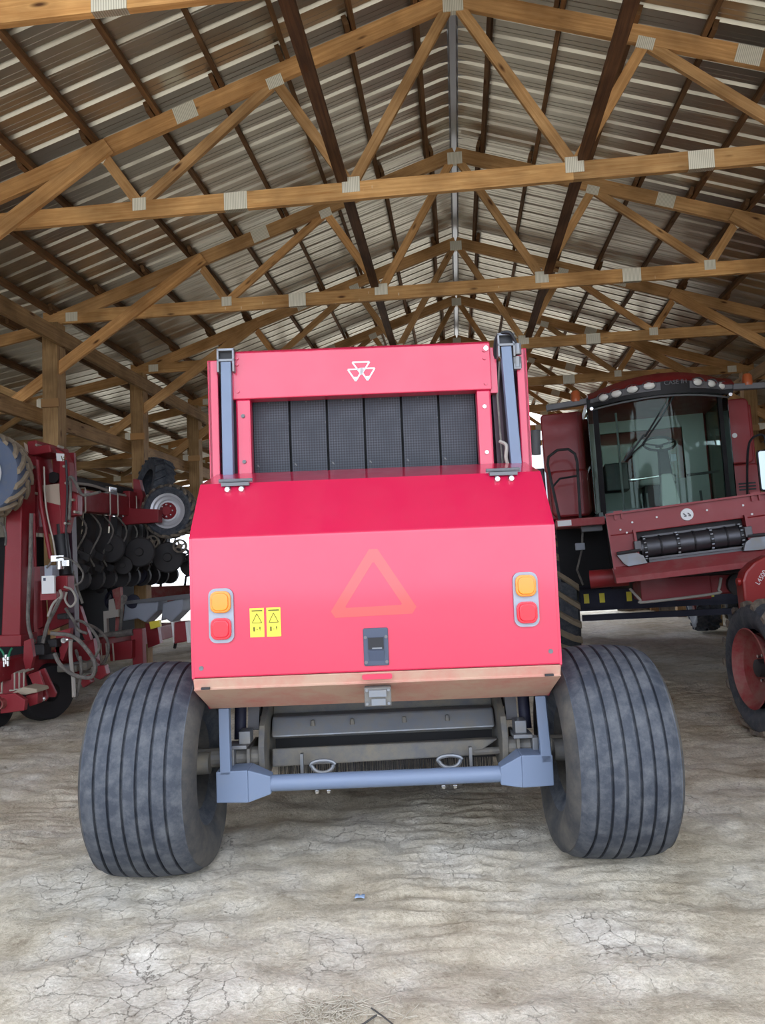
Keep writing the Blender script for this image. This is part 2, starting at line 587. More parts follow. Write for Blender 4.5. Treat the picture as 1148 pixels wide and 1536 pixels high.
def rrect(x0, x1, y0, y1, r, n=5):
    return (arc((x1 - r, y1 - r), r, 0, PI / 2, n) + arc((x0 + r, y1 - r), r, PI / 2, PI, n) +
            arc((x0 + r, y0 + r), r, PI, 1.5 * PI, n) + arc((x1 - r, y0 + r), r, 1.5 * PI, 2 * PI, n))


def spline(pts, n=8):
    """Catmull-Rom through the points"""
    P = [Vector(p) for p in pts]
    P = [P[0] * 2 - P[1]] + P + [P[-1] * 2 - P[-2]]
    out = []
    for i in range(1, len(P) - 2):
        for k in range(n):
            t = k / n
            a, b, c, d = P[i - 1], P[i], P[i + 1], P[i + 2]
            out.append(0.5 * ((2 * b) + (c - a) * t + (2 * a - 5 * b + 4 * c - d) * t * t + (3 * b - a - 3 * c + d) * t ** 3))
    out.append(P[-2])
    return out


def add_lug_tyre(mb, R, w, lugs, lug_h=0.04, c=(0, 0, 0), axis='x', n=48, slant=0.55, rim=0.55, lug_mat=None):
    """agricultural tyre: carcass lathe plus chevron lugs, around local x"""
    r0 = R - lug_h
    hw = w / 2
    prof = [(-hw * .72, R * rim), (-hw * .92, R * (rim + .12)), (-hw, R * .80), (-hw * .93, r0 * .955), (-hw * .8, r0 * .985), (-hw * .4, r0), (0, r0),
            (hw * .4, r0), (hw * .8, r0 * .985), (hw * .93, r0 * .955), (hw, R * .80), (hw * .92, R * (rim + .12)), (hw * .72, R * rim)]
    t = MB()
    t.lathe(prof, (0, 0, 0), 'x', n)
    if lug_mat is not None:
        t.cur = lug_mat
    da = 2 * PI / lugs
    for i in range(lugs):
        for s in (-1, 1):
            a = da * (i + (0.5 if s > 0 else 0))
            ring = []
            for k in range(4):
                f = k / 3
                xx = s * (0.02 * w + f * hw * 0.98)
                aa = a + f * da * slant * 1.6
                rt = R - (0.03 * R * f * f) - (0.02 * R if k == 3 else 0)
                rb = r0 * 0.955 if k == 3 else r0 * 0.98
                for (dr, dd) in ((rb, -.20), (rt, -.12), (rt, .12), (rb, .20)):
                    an = aa + dd * da
                    ring.append((xx, dr * math.cos(an), dr * math.sin(an)))
            fs = []
            for k in range(3):
                for j in range(3):
                    a0 = k * 4 + j
                    fs.append((a0, a0 + 1, a0 + 5, a0 + 4))
                fs.append((k * 4 + 3, k * 4, k * 4 + 4, k * 4 + 7))
            fs += [(0, 1, 2, 3), (12, 13, 14, 15)]
            t.add(ring, fs)
    if axis == 'y':
        t.xf(Matrix.Rotation(PI / 2, 4, 'Z'))
    t.xf(Matrix.Translation(Vector(c)))
    o = len(mb.v)
    mb.v += t.v
    mb.f += [[i + o for i in f] for f in t.f]
    mb.m += t.m
    return mb

# ------------------------------------------------------------------ the setting: ground
def axis_steps(lo, hi, fine0, fine1, step):
    xs = []
    x = fine0
    while x <= fine1 + 1e-6:
        xs.append(x)
        x += step
    d, x = step, fine1
    while x < hi:
        d *= 1.22
        x += d
        xs.append(min(x, hi))
    d, x = step, fine0
    while x > lo:
        d *= 1.22
        x -= d
        xs.insert(0, max(x, lo))
    return xs


WHEEL_SPOTS = [(-1.74, 3.86), (0.53, 4.08)]


def gz(x, y):
    if abs(x) > 14 or y > 26 or y < -6:
        return -0.02
    z = 0.030 * noise.noise((x * 0.9, y * 1.1, 0.0)) + 0.026 * noise.noise((x * 2.4, y * 3.2, 3.0)) + 0.016 * noise.noise((x * 4.5, y * 5.5, 17.0)) + 0.009 * (0.5 - abs(noise.noise((x * 5.5, y * 9, 8.0))) * 2) + 0.012 * noise.noise((x * 6, y * 7, 13.0))
    z += 0.004 * (0.4 - abs(noise.noise((x * 14, y * 18, 5.0))) * 2) + 0.003 * noise.noise((x * 40, y * 50, 2.0))
    # cleated track marks left across the floor by earlier wheels
    for cx, hw in ((-0.25, 0.42), (0.55, 0.30), (2.3, 0.4), (-2.9, 0.35)):
        t = abs(x - cx - 0.12 * noise.noise((cx, y * 0.6, 1.0))) / hw
        if t < 1:
            z += 0.016 * max(0.12, min(1.0, (y - 2.7) / 0.8)) * (1 - t * t) * math.sin(y * 62 + 3.2 * noise.noise((x * 3, y * 2, 2.0)) + t * 2)
    z -= 0.016
    for wx, wy in WHEEL_SPOTS:
        k = math.exp(-(((x - wx) / 0.34) ** 2 + ((y - wy) / 0.30) ** 2))
        z = z * (1 - k) + 0.004 * k
    return z


def build_ground():
    xs = axis_steps(-70, 70, -5.2, 4.4, 0.034)
    ys = axis_steps(-30, 90, 1.2, 9.0, 0.034)
    nx, ny = len(xs), len(ys)
    vs = [(x, y, gz(x, y)) for y in ys for x in xs]
    fs = [(j * nx + i, j * nx + i + 1, (j + 1) * nx + i + 1, (j + 1) * nx + i) for j in range(ny - 1) for i in range(nx - 1)]
    me = bpy.data.meshes.new('floor')
    me.from_pydata(vs, [], fs)
    me.materials.append(M['ground'])
    me.polygons.foreach_set('use_smooth', [True] * len(me.polygons))
    tag(link('floor', me), kind='structure')


build_ground()

# ------------------------------------------------------------------ roof
T1, SP = 6.056, 2.44
TRUSS_Y = [T1 + SP * k for k in range(-2, 7)]
Y0, Y1 = TRUSS_Y[0] - 0.45, TRUSS_Y[-1] + 0.5
SL = 0.33
Z_CH = 4.604                 # middle of bottom chord
Z_TOP = 6.19                 # middle of top chord at the ridge
Z_SHEET = Z_TOP + 0.176
XE = 5.0                     # eave of the main span
SL2 = 0.18
XL = 10.4                    # outer eave of the lean-to


def z_sheet(ax):
    return Z_SHEET - SL * ax if ax <= XE else Z_SHEET - SL * XE - SL2 * (ax - XE)


ceiling = tag(link('ceiling', None, None, (0, 0, 0)), kind='structure')
PITCH = 0.2286
RIB = [(0.0, 0.0), (0.055, 0.0), (0.060, 0.003), (0.066, 0.0), (0.11, 0.0), (0.115, 0.003), (0.121, 0.0), (0.158, 0.0), (0.170, 0.030), (0.190, 0.030), (0.211, 0.0)]


def sheet_mesh(xa, xb, s):
    pts = []
    for k in range(4):
        pts += [(PITCH * k + a, h) for a, h in RIB]
    pts.append((PITCH * 4 + 0.004, 0.0))
    vs, fs = [], []
    cuts = 2
    for y, h in pts:
        for c in range(cuts):
            ax = xa + (xb - xa) * c / (cuts - 1)
            vs.append((s * ax, y, z_sheet(ax) + h))
    for i in range(len(pts) - 1):
        fs.append((i * 2, i * 2 + 1, i * 2 + 3, i * 2 + 2))
    me = bpy.data.meshes.new('roof_sheet')
    me.from_pydata(vs, [], fs)
    me.materials.append(M['roof'])
    return me


n_sheets = int((Y1 - Y0) / (PITCH * 4)) + 1
for s in (-1, 1):
    for xa, xb in ((0.05, XE + 0.02), (XE + 0.001, XL)):
        me = sheet_mesh(xa, xb, s)
        for k in range(n_sheets):
            link('roof_sheet', me, ceiling, (0, Y0 + k * PITCH * 4, -0.004 if xa > 1 else 0))
rc = MB()
rc.prism([(-0.17, Z_SHEET - SL * .17 + .034), (0, Z_SHEET + .04), (0.17, Z_SHEET - SL * .17 + .034), (0.17, Z_SHEET - SL * .17 + .030), (0.05, Z_SHEET - .005), (0.03, Z_SHEET - .03), (-0.03, Z_SHEET - .03), (-0.05, Z_SHEET - .005), (-0.17, Z_SHEET - SL * .17 + .030)],
         Y0, Y1 + 0.3, 'y')
rc.build('ridge_cap', M['ridge'], ceiling)


def board(name, p, q, w, h, up, mat, parent=None, off=None):
    return MB().bar(p, q, w, h, up).build(name, mat, parent, off=off)


# purlins: on edge over the top chords, lapped at every truss
pur_cache = {}
bays = [(Y0, TRUSS_Y[0] + .1)] + [(a - .12, b + .12) for a, b in zip(TRUSS_Y[:-1], TRUSS_Y[1:])] + [(TRUSS_Y[-1] - .1, Y1)]
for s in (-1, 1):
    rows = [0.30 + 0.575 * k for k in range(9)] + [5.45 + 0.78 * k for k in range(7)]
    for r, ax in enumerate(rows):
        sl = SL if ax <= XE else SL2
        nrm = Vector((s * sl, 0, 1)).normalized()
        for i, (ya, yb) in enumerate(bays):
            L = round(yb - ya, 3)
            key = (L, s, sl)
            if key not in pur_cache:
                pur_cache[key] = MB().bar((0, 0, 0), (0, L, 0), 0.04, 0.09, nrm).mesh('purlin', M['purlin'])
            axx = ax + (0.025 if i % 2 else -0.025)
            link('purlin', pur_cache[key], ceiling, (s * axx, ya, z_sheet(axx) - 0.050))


# ------------------------------------------------------------------ trusses
def z_top(ax):
    return Z_TOP - SL * ax


def make_truss():
    t = link('roof_truss', None)
    board('bottom_chord', (-5.02, 0, Z_CH), (0.9, 0, Z_CH), 0.045, 0.150, (0, 0, 1), M['chord'], t)
    board('bottom_chord', (0.9, 0, Z_CH), (5.02, 0, Z_CH), 0.045, 0.150, (0, 0, 1), M['chord'], t)
    for s in (-1, 1):
        board('top_chord', (0, 0, z_top(0)), (s * 5.0, 0, z_top(5.0)), 0.045, 0.155, (0, 0, 1), M['pine'], t)
        a, b, c, g = 0.914, 2.745, 1.53, 3.06
        zb = Z_CH + 0.045
        for (xa, za, xb, zbb) in ((0.04, z_top(0) - .07, a, zb), (c, z_top(c) - .06, a, zb), (c, z_top(c) - .06, b, zb), (g, z_top(g) - .07, b, zb)):
            board('web', (s * xa, 0, za), (s * xb, 0, zbb), 0.038, 0.088, (0, 1, 0), M['pine'], t) if False else \
                MB().bar((s * xa, 0, za), (s * xb, 0, zbb), 0.088, 0.038, (0, 1, 0)).build('web', M['pine'], t)
        def plate(x, z, w, h, rot=0.0):
            m = MB().box(-w / 2, w / 2, -.0265, .0265, -h / 2, h / 2)
            o = m.build('gusset_plate', M['plate'], t)
            o.location = (x, 0, z)
            o.rotation_euler = (0, rot, 0)
        sl = math.atan(SL) * s
        plate(s * a, Z_CH + .05, 0.15, 0.13)
        plate(s * b, Z_CH + .045, 0.12, 0.11)
        plate(s * 1.90, Z_CH, 0.20, 0.15)
        plate(s * c, z_top(c) - .07, 0.14, 0.10, sl)
        plate(s * 2.32, z_top(2.32), 0.20, 0.15, sl)
        plate(s * g, z_top(g) - .09, 0.05, 0.10, s * -.55)
        plate(s * 4.66, Z_CH, 0.15, 0.11)
        MB().bar((s * 3.0, -.047, z_top(3.0) - .02), (s * 5.38, -.047, 3.60), 0.135, 0.04, (0, 1, 0)).build('knee_brace', M['pine'], t)
    m = MB().box(-.085, .085, -.0265, .0265, -.07, .07)
    o = m.build('gusset_plate', M['plate'], t)
    o.location = (0, 0, z_top(0) - .055)
    tag(t, 'pine roof truss with web braces and galvanised gusset plates across the barn', 'roof truss', 'trusses spanning the main barn bay')
    return t


tr0 = make_truss()
for i, y in enumerate(TRUSS_Y):
    t = tr0 if i == 0 else copy_tree(tr0)
    t.location = (0, y + (.12 if i == 1 else 0), 0)
    own = {0: 'first roof truss at the open front edge of the barn roof',
           1: 'front roof truss with only its bottom chord corner showing above the ground before the baler',
           2: 'roof truss whose long scratched bottom chord crosses just beyond the baler belts',
           3: 'roof truss standing on the post behind the planter tower',
           4: 'roof truss crossing just beyond the combine cab roof'}
    if i in own:
        t['label'] = own[i]
    else:
        t['label'] = 'pine roof truss deep in the barn past the combine cab'


def make_lean(s, name, label, group):
    t = link(name, None)
    zb = 3.57
    board('bottom_chord', (s * 4.95, 0, zb), (s * 10.2, 0, zb), 0.04, 0.14, (0, 0, 1), M['post'], t)
    board('top_chord', (s * 4.90, 0, z_sheet(4.90) - .20), (s * 10.3, 0, z_sheet(10.3) - .176), 0.04, 0.14, (0, 0, 1), M['pine'], t)
    for xa, xb in ((5.05, 5.05), (6.5, 5.2), (6.5, 7.6), (8.4, 7.6)):
        MB().bar((s * xa, 0, z_sheet(xa) - .22), (s * xb, 0, zb + .03), 0.085, 0.038, (0, 1, 0)).build('web', M['post'], t)
    for x, z in ((5.10, zb + .03), (6.5, z_sheet(6.5) - .22), (7.6, zb + .03)):
        o = MB().box(-.08, .08, -.025, .025, -.055, .055).build('gusset_plate', M['plate'], t)
        o.location = (s * x, 0, z)
    tag(t, label, 'roof truss', group)
    return t


for s, side in ((-1, 'planter'), (1, 'combine')):
    l0 = make_lean(s, 'lean_to_truss', 'low lean-to truss running out over the %s side of the barn' % side, 'lean-to trusses on the %s side' % side)
    for i, y in enumerate(TRUSS_Y):
        t = l0 if i == 0 else copy_tree(l0)
        t.location = (0, y + (0.118), 0)
    pm = MB()
    pm.bar((0, 0, -.1), (0, 0, 4.53), 0.19, 0.19, (0, 1, 0))
    pme = pm.mesh('support_post', M['post'])
    for i, y in enumerate(TRUSS_Y):
        p = link('support_post', pme, None, (s * 4.90, y, 0))
        tag(p, 'squared timber post holding up a truss heel on the %s side' % side, 'post', 'posts on the %s side' % side)
        if s < 0 and i == 3:
            p['label'] = 'squared timber post rising behind the planter folding tower'
        if s < 0 and i == 4:
            p['label'] = 'squared timber post rising behind the tilted dark gauge tyre'
        bx = MB().box(-.10, .12, -.125, -.095, 3.50, 3.60) if s < 0 else MB().box(-.12, .10, -.125, -.095, 3.50, 3.60)
        bx.build('bearing_block', M['pine'], p)
    for nm, x, z, w, h, lab in (('eave_girder', 4.775, 4.34, 0.05, 0.185, 'upper timber girder bolted along the post tops on the %s side'),
                                ('lean_to_girder', 5.03, 3.40, 0.06, 0.18, 'lower timber girder carrying the lean-to trusses on the %s side')):
        m = MB().bar((s * x, Y0, z), (s * x, Y1, z), w, h)
        tag(m.build(nm, M['post']), lab % side, 'girder')
    # outer wall of the lean-to: ribbed siding
    w = MB()
    vs, fs = [], []
    y, k = Y0, 0
    pts = []
    while y < Y1:
        pts += [(y, 0.0), (y + .15, 0.0), (y + .165, .025), (y + .20, .025), (y + .2286, 0.0)]
        y += 0.2286
    for yy, d in pts:
        vs += [(s * (XL - .1 + d), yy, -.05), (s * (XL - .1 + d), yy, 3.62)]
    for i in range(len(pts) - 1):
        fs.append((2 * i, 2 * i + 1, 2 * i + 3, 2 * i + 2))
    w.add(vs, fs)
    tag(w.build('wall_left' if s < 0 else 'wall_right', M['siding']), kind='structure')
    # far end of the barn: ribbed siding beside the open middle
    if s > 0:
        spans = [(4.0, 10.3, 0.0, 4.60)]
    else:
        spans = [(5.2, 7.0, 0.0, 3.9), (7.0, 10.2, 2.6, 3.75)]
    for xa, xb, za, zb_ in spans:
        w = MB()
        pts = []
        x = xa
        while x < xb:
            pts += [(x, 0.0), (x + .15, 0.0), (x + .165, .025), (x + .20, .025), (x + .2286, 0.0)]
            x += 0.2286
        vs, fs = [], []
        for xx, d in pts:
            zt = min(zb_, z_sheet(xx) - .15)
            vs += [(s * xx, Y1 - .25 + d, za - .05), (s * xx, Y1 - .25 + d, zt)]
        for i in range(len(pts) - 1):
            fs.append((2 * i, 2 * i + 1, 2 * i + 3, 2 * i + 2))
        w.add(vs, fs)
        tag(w.build('wall_back', M['siding']), kind='structure')
    # runners along the bottom chords
    m = MB().bar((s * 0.985, Y0, Z_CH + .098), (s * 0.985, Y1, Z_CH + .098), 0.09, 0.042)
    tag(m.build('lateral_brace', M['dark_wood']), 'dark runner board laid along the truss bottom chords nearer the %s' % side, 'runner')

# ------------------------------------------------------------------ round baler (seen from behind)
baler = thing('round_baler', 'red round baler with six dark belts, tail lamps and ribbed tyres', 'baler', (-0.608, 3.9756, 0), (0, 0, 0.0984))


def tail_panel():
    # upper sheet-metal hood of the tailgate: vertical face, sloped top face, ledge
    prof = [(-.45, 1.0), (-.45, 1.652), (-.20, 1.935), (.20, 2.035), (.22, 2.015), (-.10, 1.90), (-.40, 1.63), (-.40, 1.0)]
    m = MB().prism(prof, -.857, .857, 'x')
    o = m.build('tailgate_hood', M['baler_red'], baler, bevel=0.008)
    for s in (-1, 1):
        pr = [(-.45, 1.0), (-.45, 1.652), (-.20, 1.935), (.20, 2.035), (.20, .80), (-.12, .80)]
        MB().prism(pr, s * .862, s * .850, 'x').build('hood_side', M['baler_red'], baler)
    return o


hood = tail_panel()
lp = MB().prism([(-.449, .998), (-.432, .952), (-.447, .946), (-.12, .80), (-.10, .81), (-.40, .96), (-.40, .998)], -.857, .857, 'x')
lower = lp.build('lower_skirt', M['dirty_red'], baler, bevel=0.004)
lower['label'] = 'dust-caked lower skirt'
for s in (-1, 1):
    MB().box(s * .80 - .02, s * .80 + .02, -.452, -.44, .948, .958).build('seam_clip', M['dark'], lower)
MB().prism(rrect(-.07, .07, .965, .99, .01), -.456, -.442, 'y').build('hand_slot', M['baler_red'], lower)
# lower draw latch
lt = MB().box(-.062, .062, -.47, -.36, .845, .93)
o = lt.build('draw_latch', M['frame_grey'], lower, bevel=.004)
o2 = MB()
o2.box(-.04, .04, -.485, -.46, .89, .92)
o2.box(-.03, .035, -.480, -.46, .85, .88)
for x in (-.05, .05):
    for z in (.857, .918):
        o2.cyl((x, -.476, z), (x, -.468, z), .007, 8)
o2.build('latch_lever', M['worn_steel'], lower)

# tail lamps
for s, x0, z0 in ((-1, -.716, 1.289), (1, .708, 1.309)):
    lampo = MB().prism(rrect(x0 - .058, x0 + .058, z0 - .128, z0 + .125, .035), -.462, -.448, 'y').build('tail_lamp', M['grey'], baler)
    lampo['label'] = 'tail lamp with amber and red lenses'
    for nm, mt, zc in (('amber_lens', M['amber'], z0 + .062), ('red_lens', M['redlens'], z0 - .062)):
        m = MB()
        m.prism(rrect(x0 - .048, x0 + .048, zc - .050, zc + .050, .03), -.478, -.460, 'y')
        m.prism(rrect(x0 - .038, x0 + .038, zc - .040, zc + .040, .025), -.487, -.478, 'y')
        m.build(nm, mt, lampo, bevel=.006)
# warning decals
for x0 in (-.551, -.473):
    d = MB().box(x0 - .033, x0 + .033, -.4535, -.4495, 1.181, 1.315).build('warning_decal', M['yellow'], baler)
    k = MB()
    z = 1.25
    k.box(x0 - .024, x0 + .026, -.4550, -.453, 1.300, 1.306)
    for (ax, az, bx, bz) in ((-.022, 1.247, .022, 1.247), (-.022, 1.247, 0, 1.29), (.022, 1.247, 0, 1.29)):
        k.bar((x0 + ax, -.4542, az), (x0 + bx, -.4542, bz), .003, .002, (0, 1, 0))
    k.box(x0 - .018, x0 - .010, -.4550, -.453, 1.207, 1.228)
    k.box(x0 + .010, x0 + .016, -.4550, -.453, 1.218, 1.228)
    k.box(x0 + .012, x0 + .014, -.4550, -.453, 1.210, 1.218)
    k.box(x0 - .003, x0 + .003, -.4550, -.453, 1.215, 1.218)
    k.build('printed_mark', M['ink'], d)
# slow-vehicle triangle: faded border with cut corners
def tri_frame():
    top, L, R = (0.005, 1.60), (-.225, 1.255), (.215, 1.262)
    def cut(p, a, b, f):
        return (p[0] + (a[0] - p[0]) * f, p[1] + (a[1] - p[1]) * f), (p[0] + (b[0] - p[0]) * f, p[1] + (b[1] - p[1]) * f)
    def hexa(t, l, r, f):
        a1, a2 = cut(t, l, r, f)
        b1, b2 = cut(l, r, t, f)
        c1, c2 = cut(r, t, l, f)
        return [a2, a1, b2, b1, c2, c1]
    outer = hexa(top, L, R, .09)
    cx, cz = (top[0] + L[0] + R[0]) / 3, (top[1] + L[1] + R[1]) / 3
    shr = lambda p: (cx + (p[0] - cx) * .62, cz + (p[1] - cz) * .62)
    inner = hexa(shr(top), shr(L), shr(R), .03)
    m = MB()
    vs = [(x, -.4515, z) for x, z in outer] + [(x, -.4515, z) for x, z in inner] + [(x, -.4495, z) for x, z in outer] + [(x, -.4495, z) for x, z in inner]
    fs = []
    for i in range(6):
        j = (i + 1) % 6
        fs += [(i, j, j + 6, i + 6), (i + 12, j + 12, j + 18, i + 18), (i, j, j + 12, i + 12), (i + 6, j + 6, j + 18, i + 18)]
    m.add(vs, fs)
    o = m.build('slow_vehicle_triangle', M['smv'], baler)
    o['label'] = 'faded orange slow-vehicle triangle'


tri_frame()
# black recessed latch
hl = MB()
hl.prism(rrect(-.058, .058, 1.028, 1.202, .008), -.458, -.448, 'y')
ob = hl.build('paddle_latch', M['plastic'], baler, bevel=.003)
MB().hexa([(-.034, -.457, 1.045), (.036, -.457, 1.045), (.036, -.44, 1.045), (-.034, -.44, 1.045), (-.034, -.468, 1.10), (.036, -.468, 1.10), (.036, -.44, 1.10), (-.034, -.44, 1.10)]).build('paddle', M['plastic'], ob)
MB().box(-.036, .036, -.463, -.45, 1.105, 1.158).build('latch_cavity', M['black'], ob)
MB().box(-.018, .028, -.4645, -.46, 1.106, 1.112).build('striker', M['worn_steel'], ob)
m = MB()
for x in (-.048, .048):
    for z in (1.045, 1.16):
        m.cyl((x, -.463, z), (x, -.456, z), .008, 8)
m.build_each('screw', M['midgrey'], ob)
for x, z in ((-.817, 1.047), (.812, 1.062)):
    MB().lathe([(-.452, .0), (-.453, .011), (-.449, .011)], (x, 0, z), 'y', 10).build('plug', M['midgrey'], baler)
# hood hinges
for x in (-.68, .67):
    h = MB()
    h.cyl((x - .085, -.212, 1.947), (x + .085, -.212, 1.947), .010, 8)
    h.box(x - .07, x + .07, -.235, -.2, 1.918, 1.935)
    ho = h.build('hinge', M['midgrey'], baler)
    m = MB()
    for dx in (-.035, .035):
        m.lathe([(-.03, 0), (-.028, .012), (-.015, .017), (0, .018)], (x + dx, -.232, 1.898), 'y', 10)
    m.build_each('bolt_head', M['chrome'], ho, smooth=True)

# upper rear frame, belts
Yu = .20
tb = MB().prism([(Yu, 2.455), (Yu, 2.72), (Yu + .02, 2.735), (Yu + .10, 2.735), (Yu + .10, 2.455)], -.775, .700, 'x')
beam = tb.build('top_beam', M['baler_red'], baler, bevel=.006)
MB().box(-.70, .68, Yu + .11, Yu + .30, 2.60, 2.765).build('beam_backing', M['baler_red'], baler, bevel=.01)
for x, zs in ((-.735, (2.69, 2.655, 2.50)), (.665, (2.68, 2.635, 2.49))):
    m = MB()
    for z in zs:
        m.cyl((x, Yu - .008, z), (x, Yu + .01, z), .010, 8)
    m.build_each('beam_bolt', M['baler_red'], beam)
MB().cyl((.675, Yu - .012, 2.69), (.675, Yu + .01, 2.69), .014, 10).build('bright_bolt', M['chrome'], beam)
# emblem of three downward triangles
em = MB()
def tri(cx, top, w, h, fill):
    zt, zb = top, top - h
    y = Yu - .002
    t = .0085
    A, Bq, Cq = (cx - w / 2, zt), (cx + w / 2, zt), (cx, zb)
    for p, q in ((A, Bq), (Bq, Cq), (Cq, A)):
        em.bar((p[0], y, p[1]), (q[0], y, q[1]), t, .004, (0, 1, 0), uvs=False)
    f = fill
    em.prism([(cx - w / 2 * f, zb + h * f), (cx + w / 2 * f, zb + h * f), (cx, zb)], y - .002, y + .002, 'y')
tri(-.034, 2.640, .098, .070, .35)
tri(-.067, 2.600, .086, .068, .36)
tri(.000, 2.602, .086, .068, .36)
em.build('emblem', M['white'], beam)
# posts of the belt window
for xa, xb in ((-.752, -.668), (.612, .694)):
    p = MB().box(xa, xb, Yu + .01, Yu + .09, 1.98, 2.46).build('window_post', M['baler_red'], baler, bevel=.012)
    m = MB()
    for z in (2.36, 2.10):
        m.cyl(((xa + xb) / 2, Yu, z), ((xa + xb) / 2, Yu + .02, z), .011, 8)
    m.build_each('post_bolt', M['midgrey'] if xa < 0 else M['chrome'], p)
# belts (one object each)
bw = (1.278 - 5 * .014) / 6
bm_ = MB()
vs, fs = [], []
path = [(0.0, 2.50), (-.006, 2.35), (-.008, 2.2), (0.0, 2.02), (.02, 1.85)]
for y, z in path:
    vs += [(-bw / 2, y, z), (bw / 2, y, z)]
for y, z in path:
    vs += [(-bw / 2, y + .008, z), (bw / 2, y + .008, z)]
n = len(path)
for i in range(n - 1):
    fs += [(2 * i, 2 * i + 1, 2 * i + 3, 2 * i + 2), (2 * n + 2 * i, 2 * n + 2 * i + 1, 2 * n + 2 * i + 3, 2 * n + 2 * i + 2),
           (2 * i, 2 * i + 2, 2 * n + 2 * i + 2, 2 * n + 2 * i), (2 * i + 1, 2 * i + 3, 2 * n + 2 * i + 3, 2 * n + 2 * i + 1)]
bm_.add(vs, fs)
belt_me = bm_.mesh('belt', M['belt'])
for k in range(6):
    link('belt', belt_me, baler, (-.668 + bw / 2 + k * (bw + .014), Yu + .11 + (.004 if k % 2 else 0), 0))
MB().box(-.70, .645, Yu + .17, Yu + .20, 1.8, 2.5).build('dark_interior_sheet', M['black'], baler)  # black sheet stands in for the darkness inside the chamber
for xa, xb in ((-.885, -.66), (.60, .885)):
    MB().box(xa, xb, Yu + .22, Yu + .26, 1.6, 2.67).build('dark_gap_backing', M['purple_dark'], baler)  # added dark plates, block the sky showing between arm and post
MB().box(-.66, .68, .46, .50, .36, .62).build('dark_back_plate', M['black'], baler)  # added black plate, darkens the view through under the tailgate
# blue-grey tailgate arms up the sides with caps, dark cylinders, side panels
for s in (-1, 1):
    if s < 0:
        pt, pb = (-.792, Yu - .01, 2.665), (-.796, Yu - .01, 1.97)
    else:
        pt, pb = (.785, Yu - .01, 2.69), (.812, Yu - .01, 1.97)
    arm = MB().bar(pb, pt, .058, .055, (0, 1, 0)).build('tailgate_arm', M['steel_blue'], baler, bevel=.004)
    cap = MB()
    x, z = pt[0], pt[2]
    for dx in (-.043, .043):
        cap.box(x + dx - .005, x + dx + .005, Yu - .045, Yu + .04, z - .06, z + .07)
    cap.box(x - .048, x + .048, Yu - .045, Yu + .04, z + .06, z + .072)
    cap.box(x - .048, x + .048, Yu - .045, Yu - .03, z + .0, z + .012)
    cap.build('arm_bracket', M['worn_steel'], arm)
    MB().box(x - .036, x + .036, Yu - .02, Yu + .02, z + .012, z + .06).build('pivot_block', M['black'], arm)
    xa = s * .735 if s < 0 else .735
    MB().bar((xa + s * .012, Yu + .10, 1.97), (xa - s * .005, Yu + .10, 2.66), .05, .05, (0, 1, 0)).build('inner_channel', M['purple_dark'], baler)
    MB().tube([(xa + s * .02, Yu + .03, 2.62), (xa - s * .002, Yu + .03, 2.42), (xa + s * .01, Yu + .04, 2.0)], .006, 6).build('grease_line', M['hose'], baler)
    # red side panel of the bale chamber
    x0, x1 = (s * .905, s * .835)
    pts = [(Yu + .0, 2.685), (Yu + .25, 2.72), (1.3, 2.60), (1.9, 2.2), (2.1, 1.6), (2.0, .95), (Yu + .3, .86), (Yu + .0, .9)]
    sp = MB().prism(pts, s * .905, s * .880, 'x')
    sp.prism([(Yu + .0, .9), (Yu, 2.685), (Yu + .02, 2.685), (Yu + .02, .9)], s * .905, s * .846, 'x')
    sp.build('side_panel', M['baler_red'], baler, bevel=.006)
# hydraulic clutter on the upper right corner
hc = MB()
hc.lathe([(-.03, .0), (-.03, .026), (.03, .026), (.03, 0)], (.846, Yu - .01, 2.60), 'z', 10)
hc.lathe([(-.03, .0), (-.03, .020), (.03, .020), (.03, 0)], (.850, Yu - .03, 2.67), 'z', 10)
hc.box(.825, .865, Yu - .03, Yu + .02, 2.56, 2.59)
hc.build('hydraulic_fitting', M['worn_steel'], baler)
MB().tube(spline([(.85, Yu - .03, 2.69), (.80, Yu - .06, 2.76), (.735, Yu - .01, 2.74), (.73, Yu + .04, 2.60)]), .010, 6).build('hydraulic_hose', M['black'], baler)
MB().tube(spline([(.73, Yu + .01, 2.16), (.76, Yu - .02, 2.13), (.755, Yu - .02, 2.06), (.775, Yu, 2.0)]), .010, 6).build('hydraulic_hose', M['palehose'], baler)
MB().box(.695, .735, Yu + .02, Yu + .10, 2.44, 2.70).build('corner_gusset', M['baler_red'], baler)

# bumper frame under the tailgate
for s in (-1, 1):
    x = -.788 if s < 0 else .832
    ztop = .80
    MB().hexa([(x - .026, -.13, .47), (x + .026, -.13, .47), (x + .026, -.08, .47), (x - .026, -.08, .47),
               (x - .026 - (0 if s < 0 else .018), -.13, ztop), (x + .026 - (0 if s < 0 else .018), -.13, ztop), (x + .026, -.08, ztop), (x - .026, -.08, ztop)]).build('bumper_arm', M['steel_blue'], baler, bevel=.003)
    dz = 0 if s < 0 else .02
    xo, xi = s * .835, s * .675
    if s > 0:
        xo, xi = .862, .705
    xt = s * .565 if s < 0 else .600
    bb = MB().hexa([(xo, -.13, .335 + dz), (xi, -.13, .330 + dz), (xi, .02, .330 + dz), (xo, .02, .335 + dz), (xo, -.13, .487 + dz), (xi, -.13, .490 + dz), (xi, .02, .490 + dz), (xo, .02, .487 + dz)])
    bb.hexa([(xi, -.13, .330 + dz), (xt, -.095, .358), (xt, -.01, .358), (xi, .02, .330 + dz), (xi, -.13, .490 + dz), (xt, -.095, .446), (xt, -.01, .446), (xi, .02, .490 + dz)])
    bb.build('bumper_box', M['steel_blue'], baler, bevel=.005)
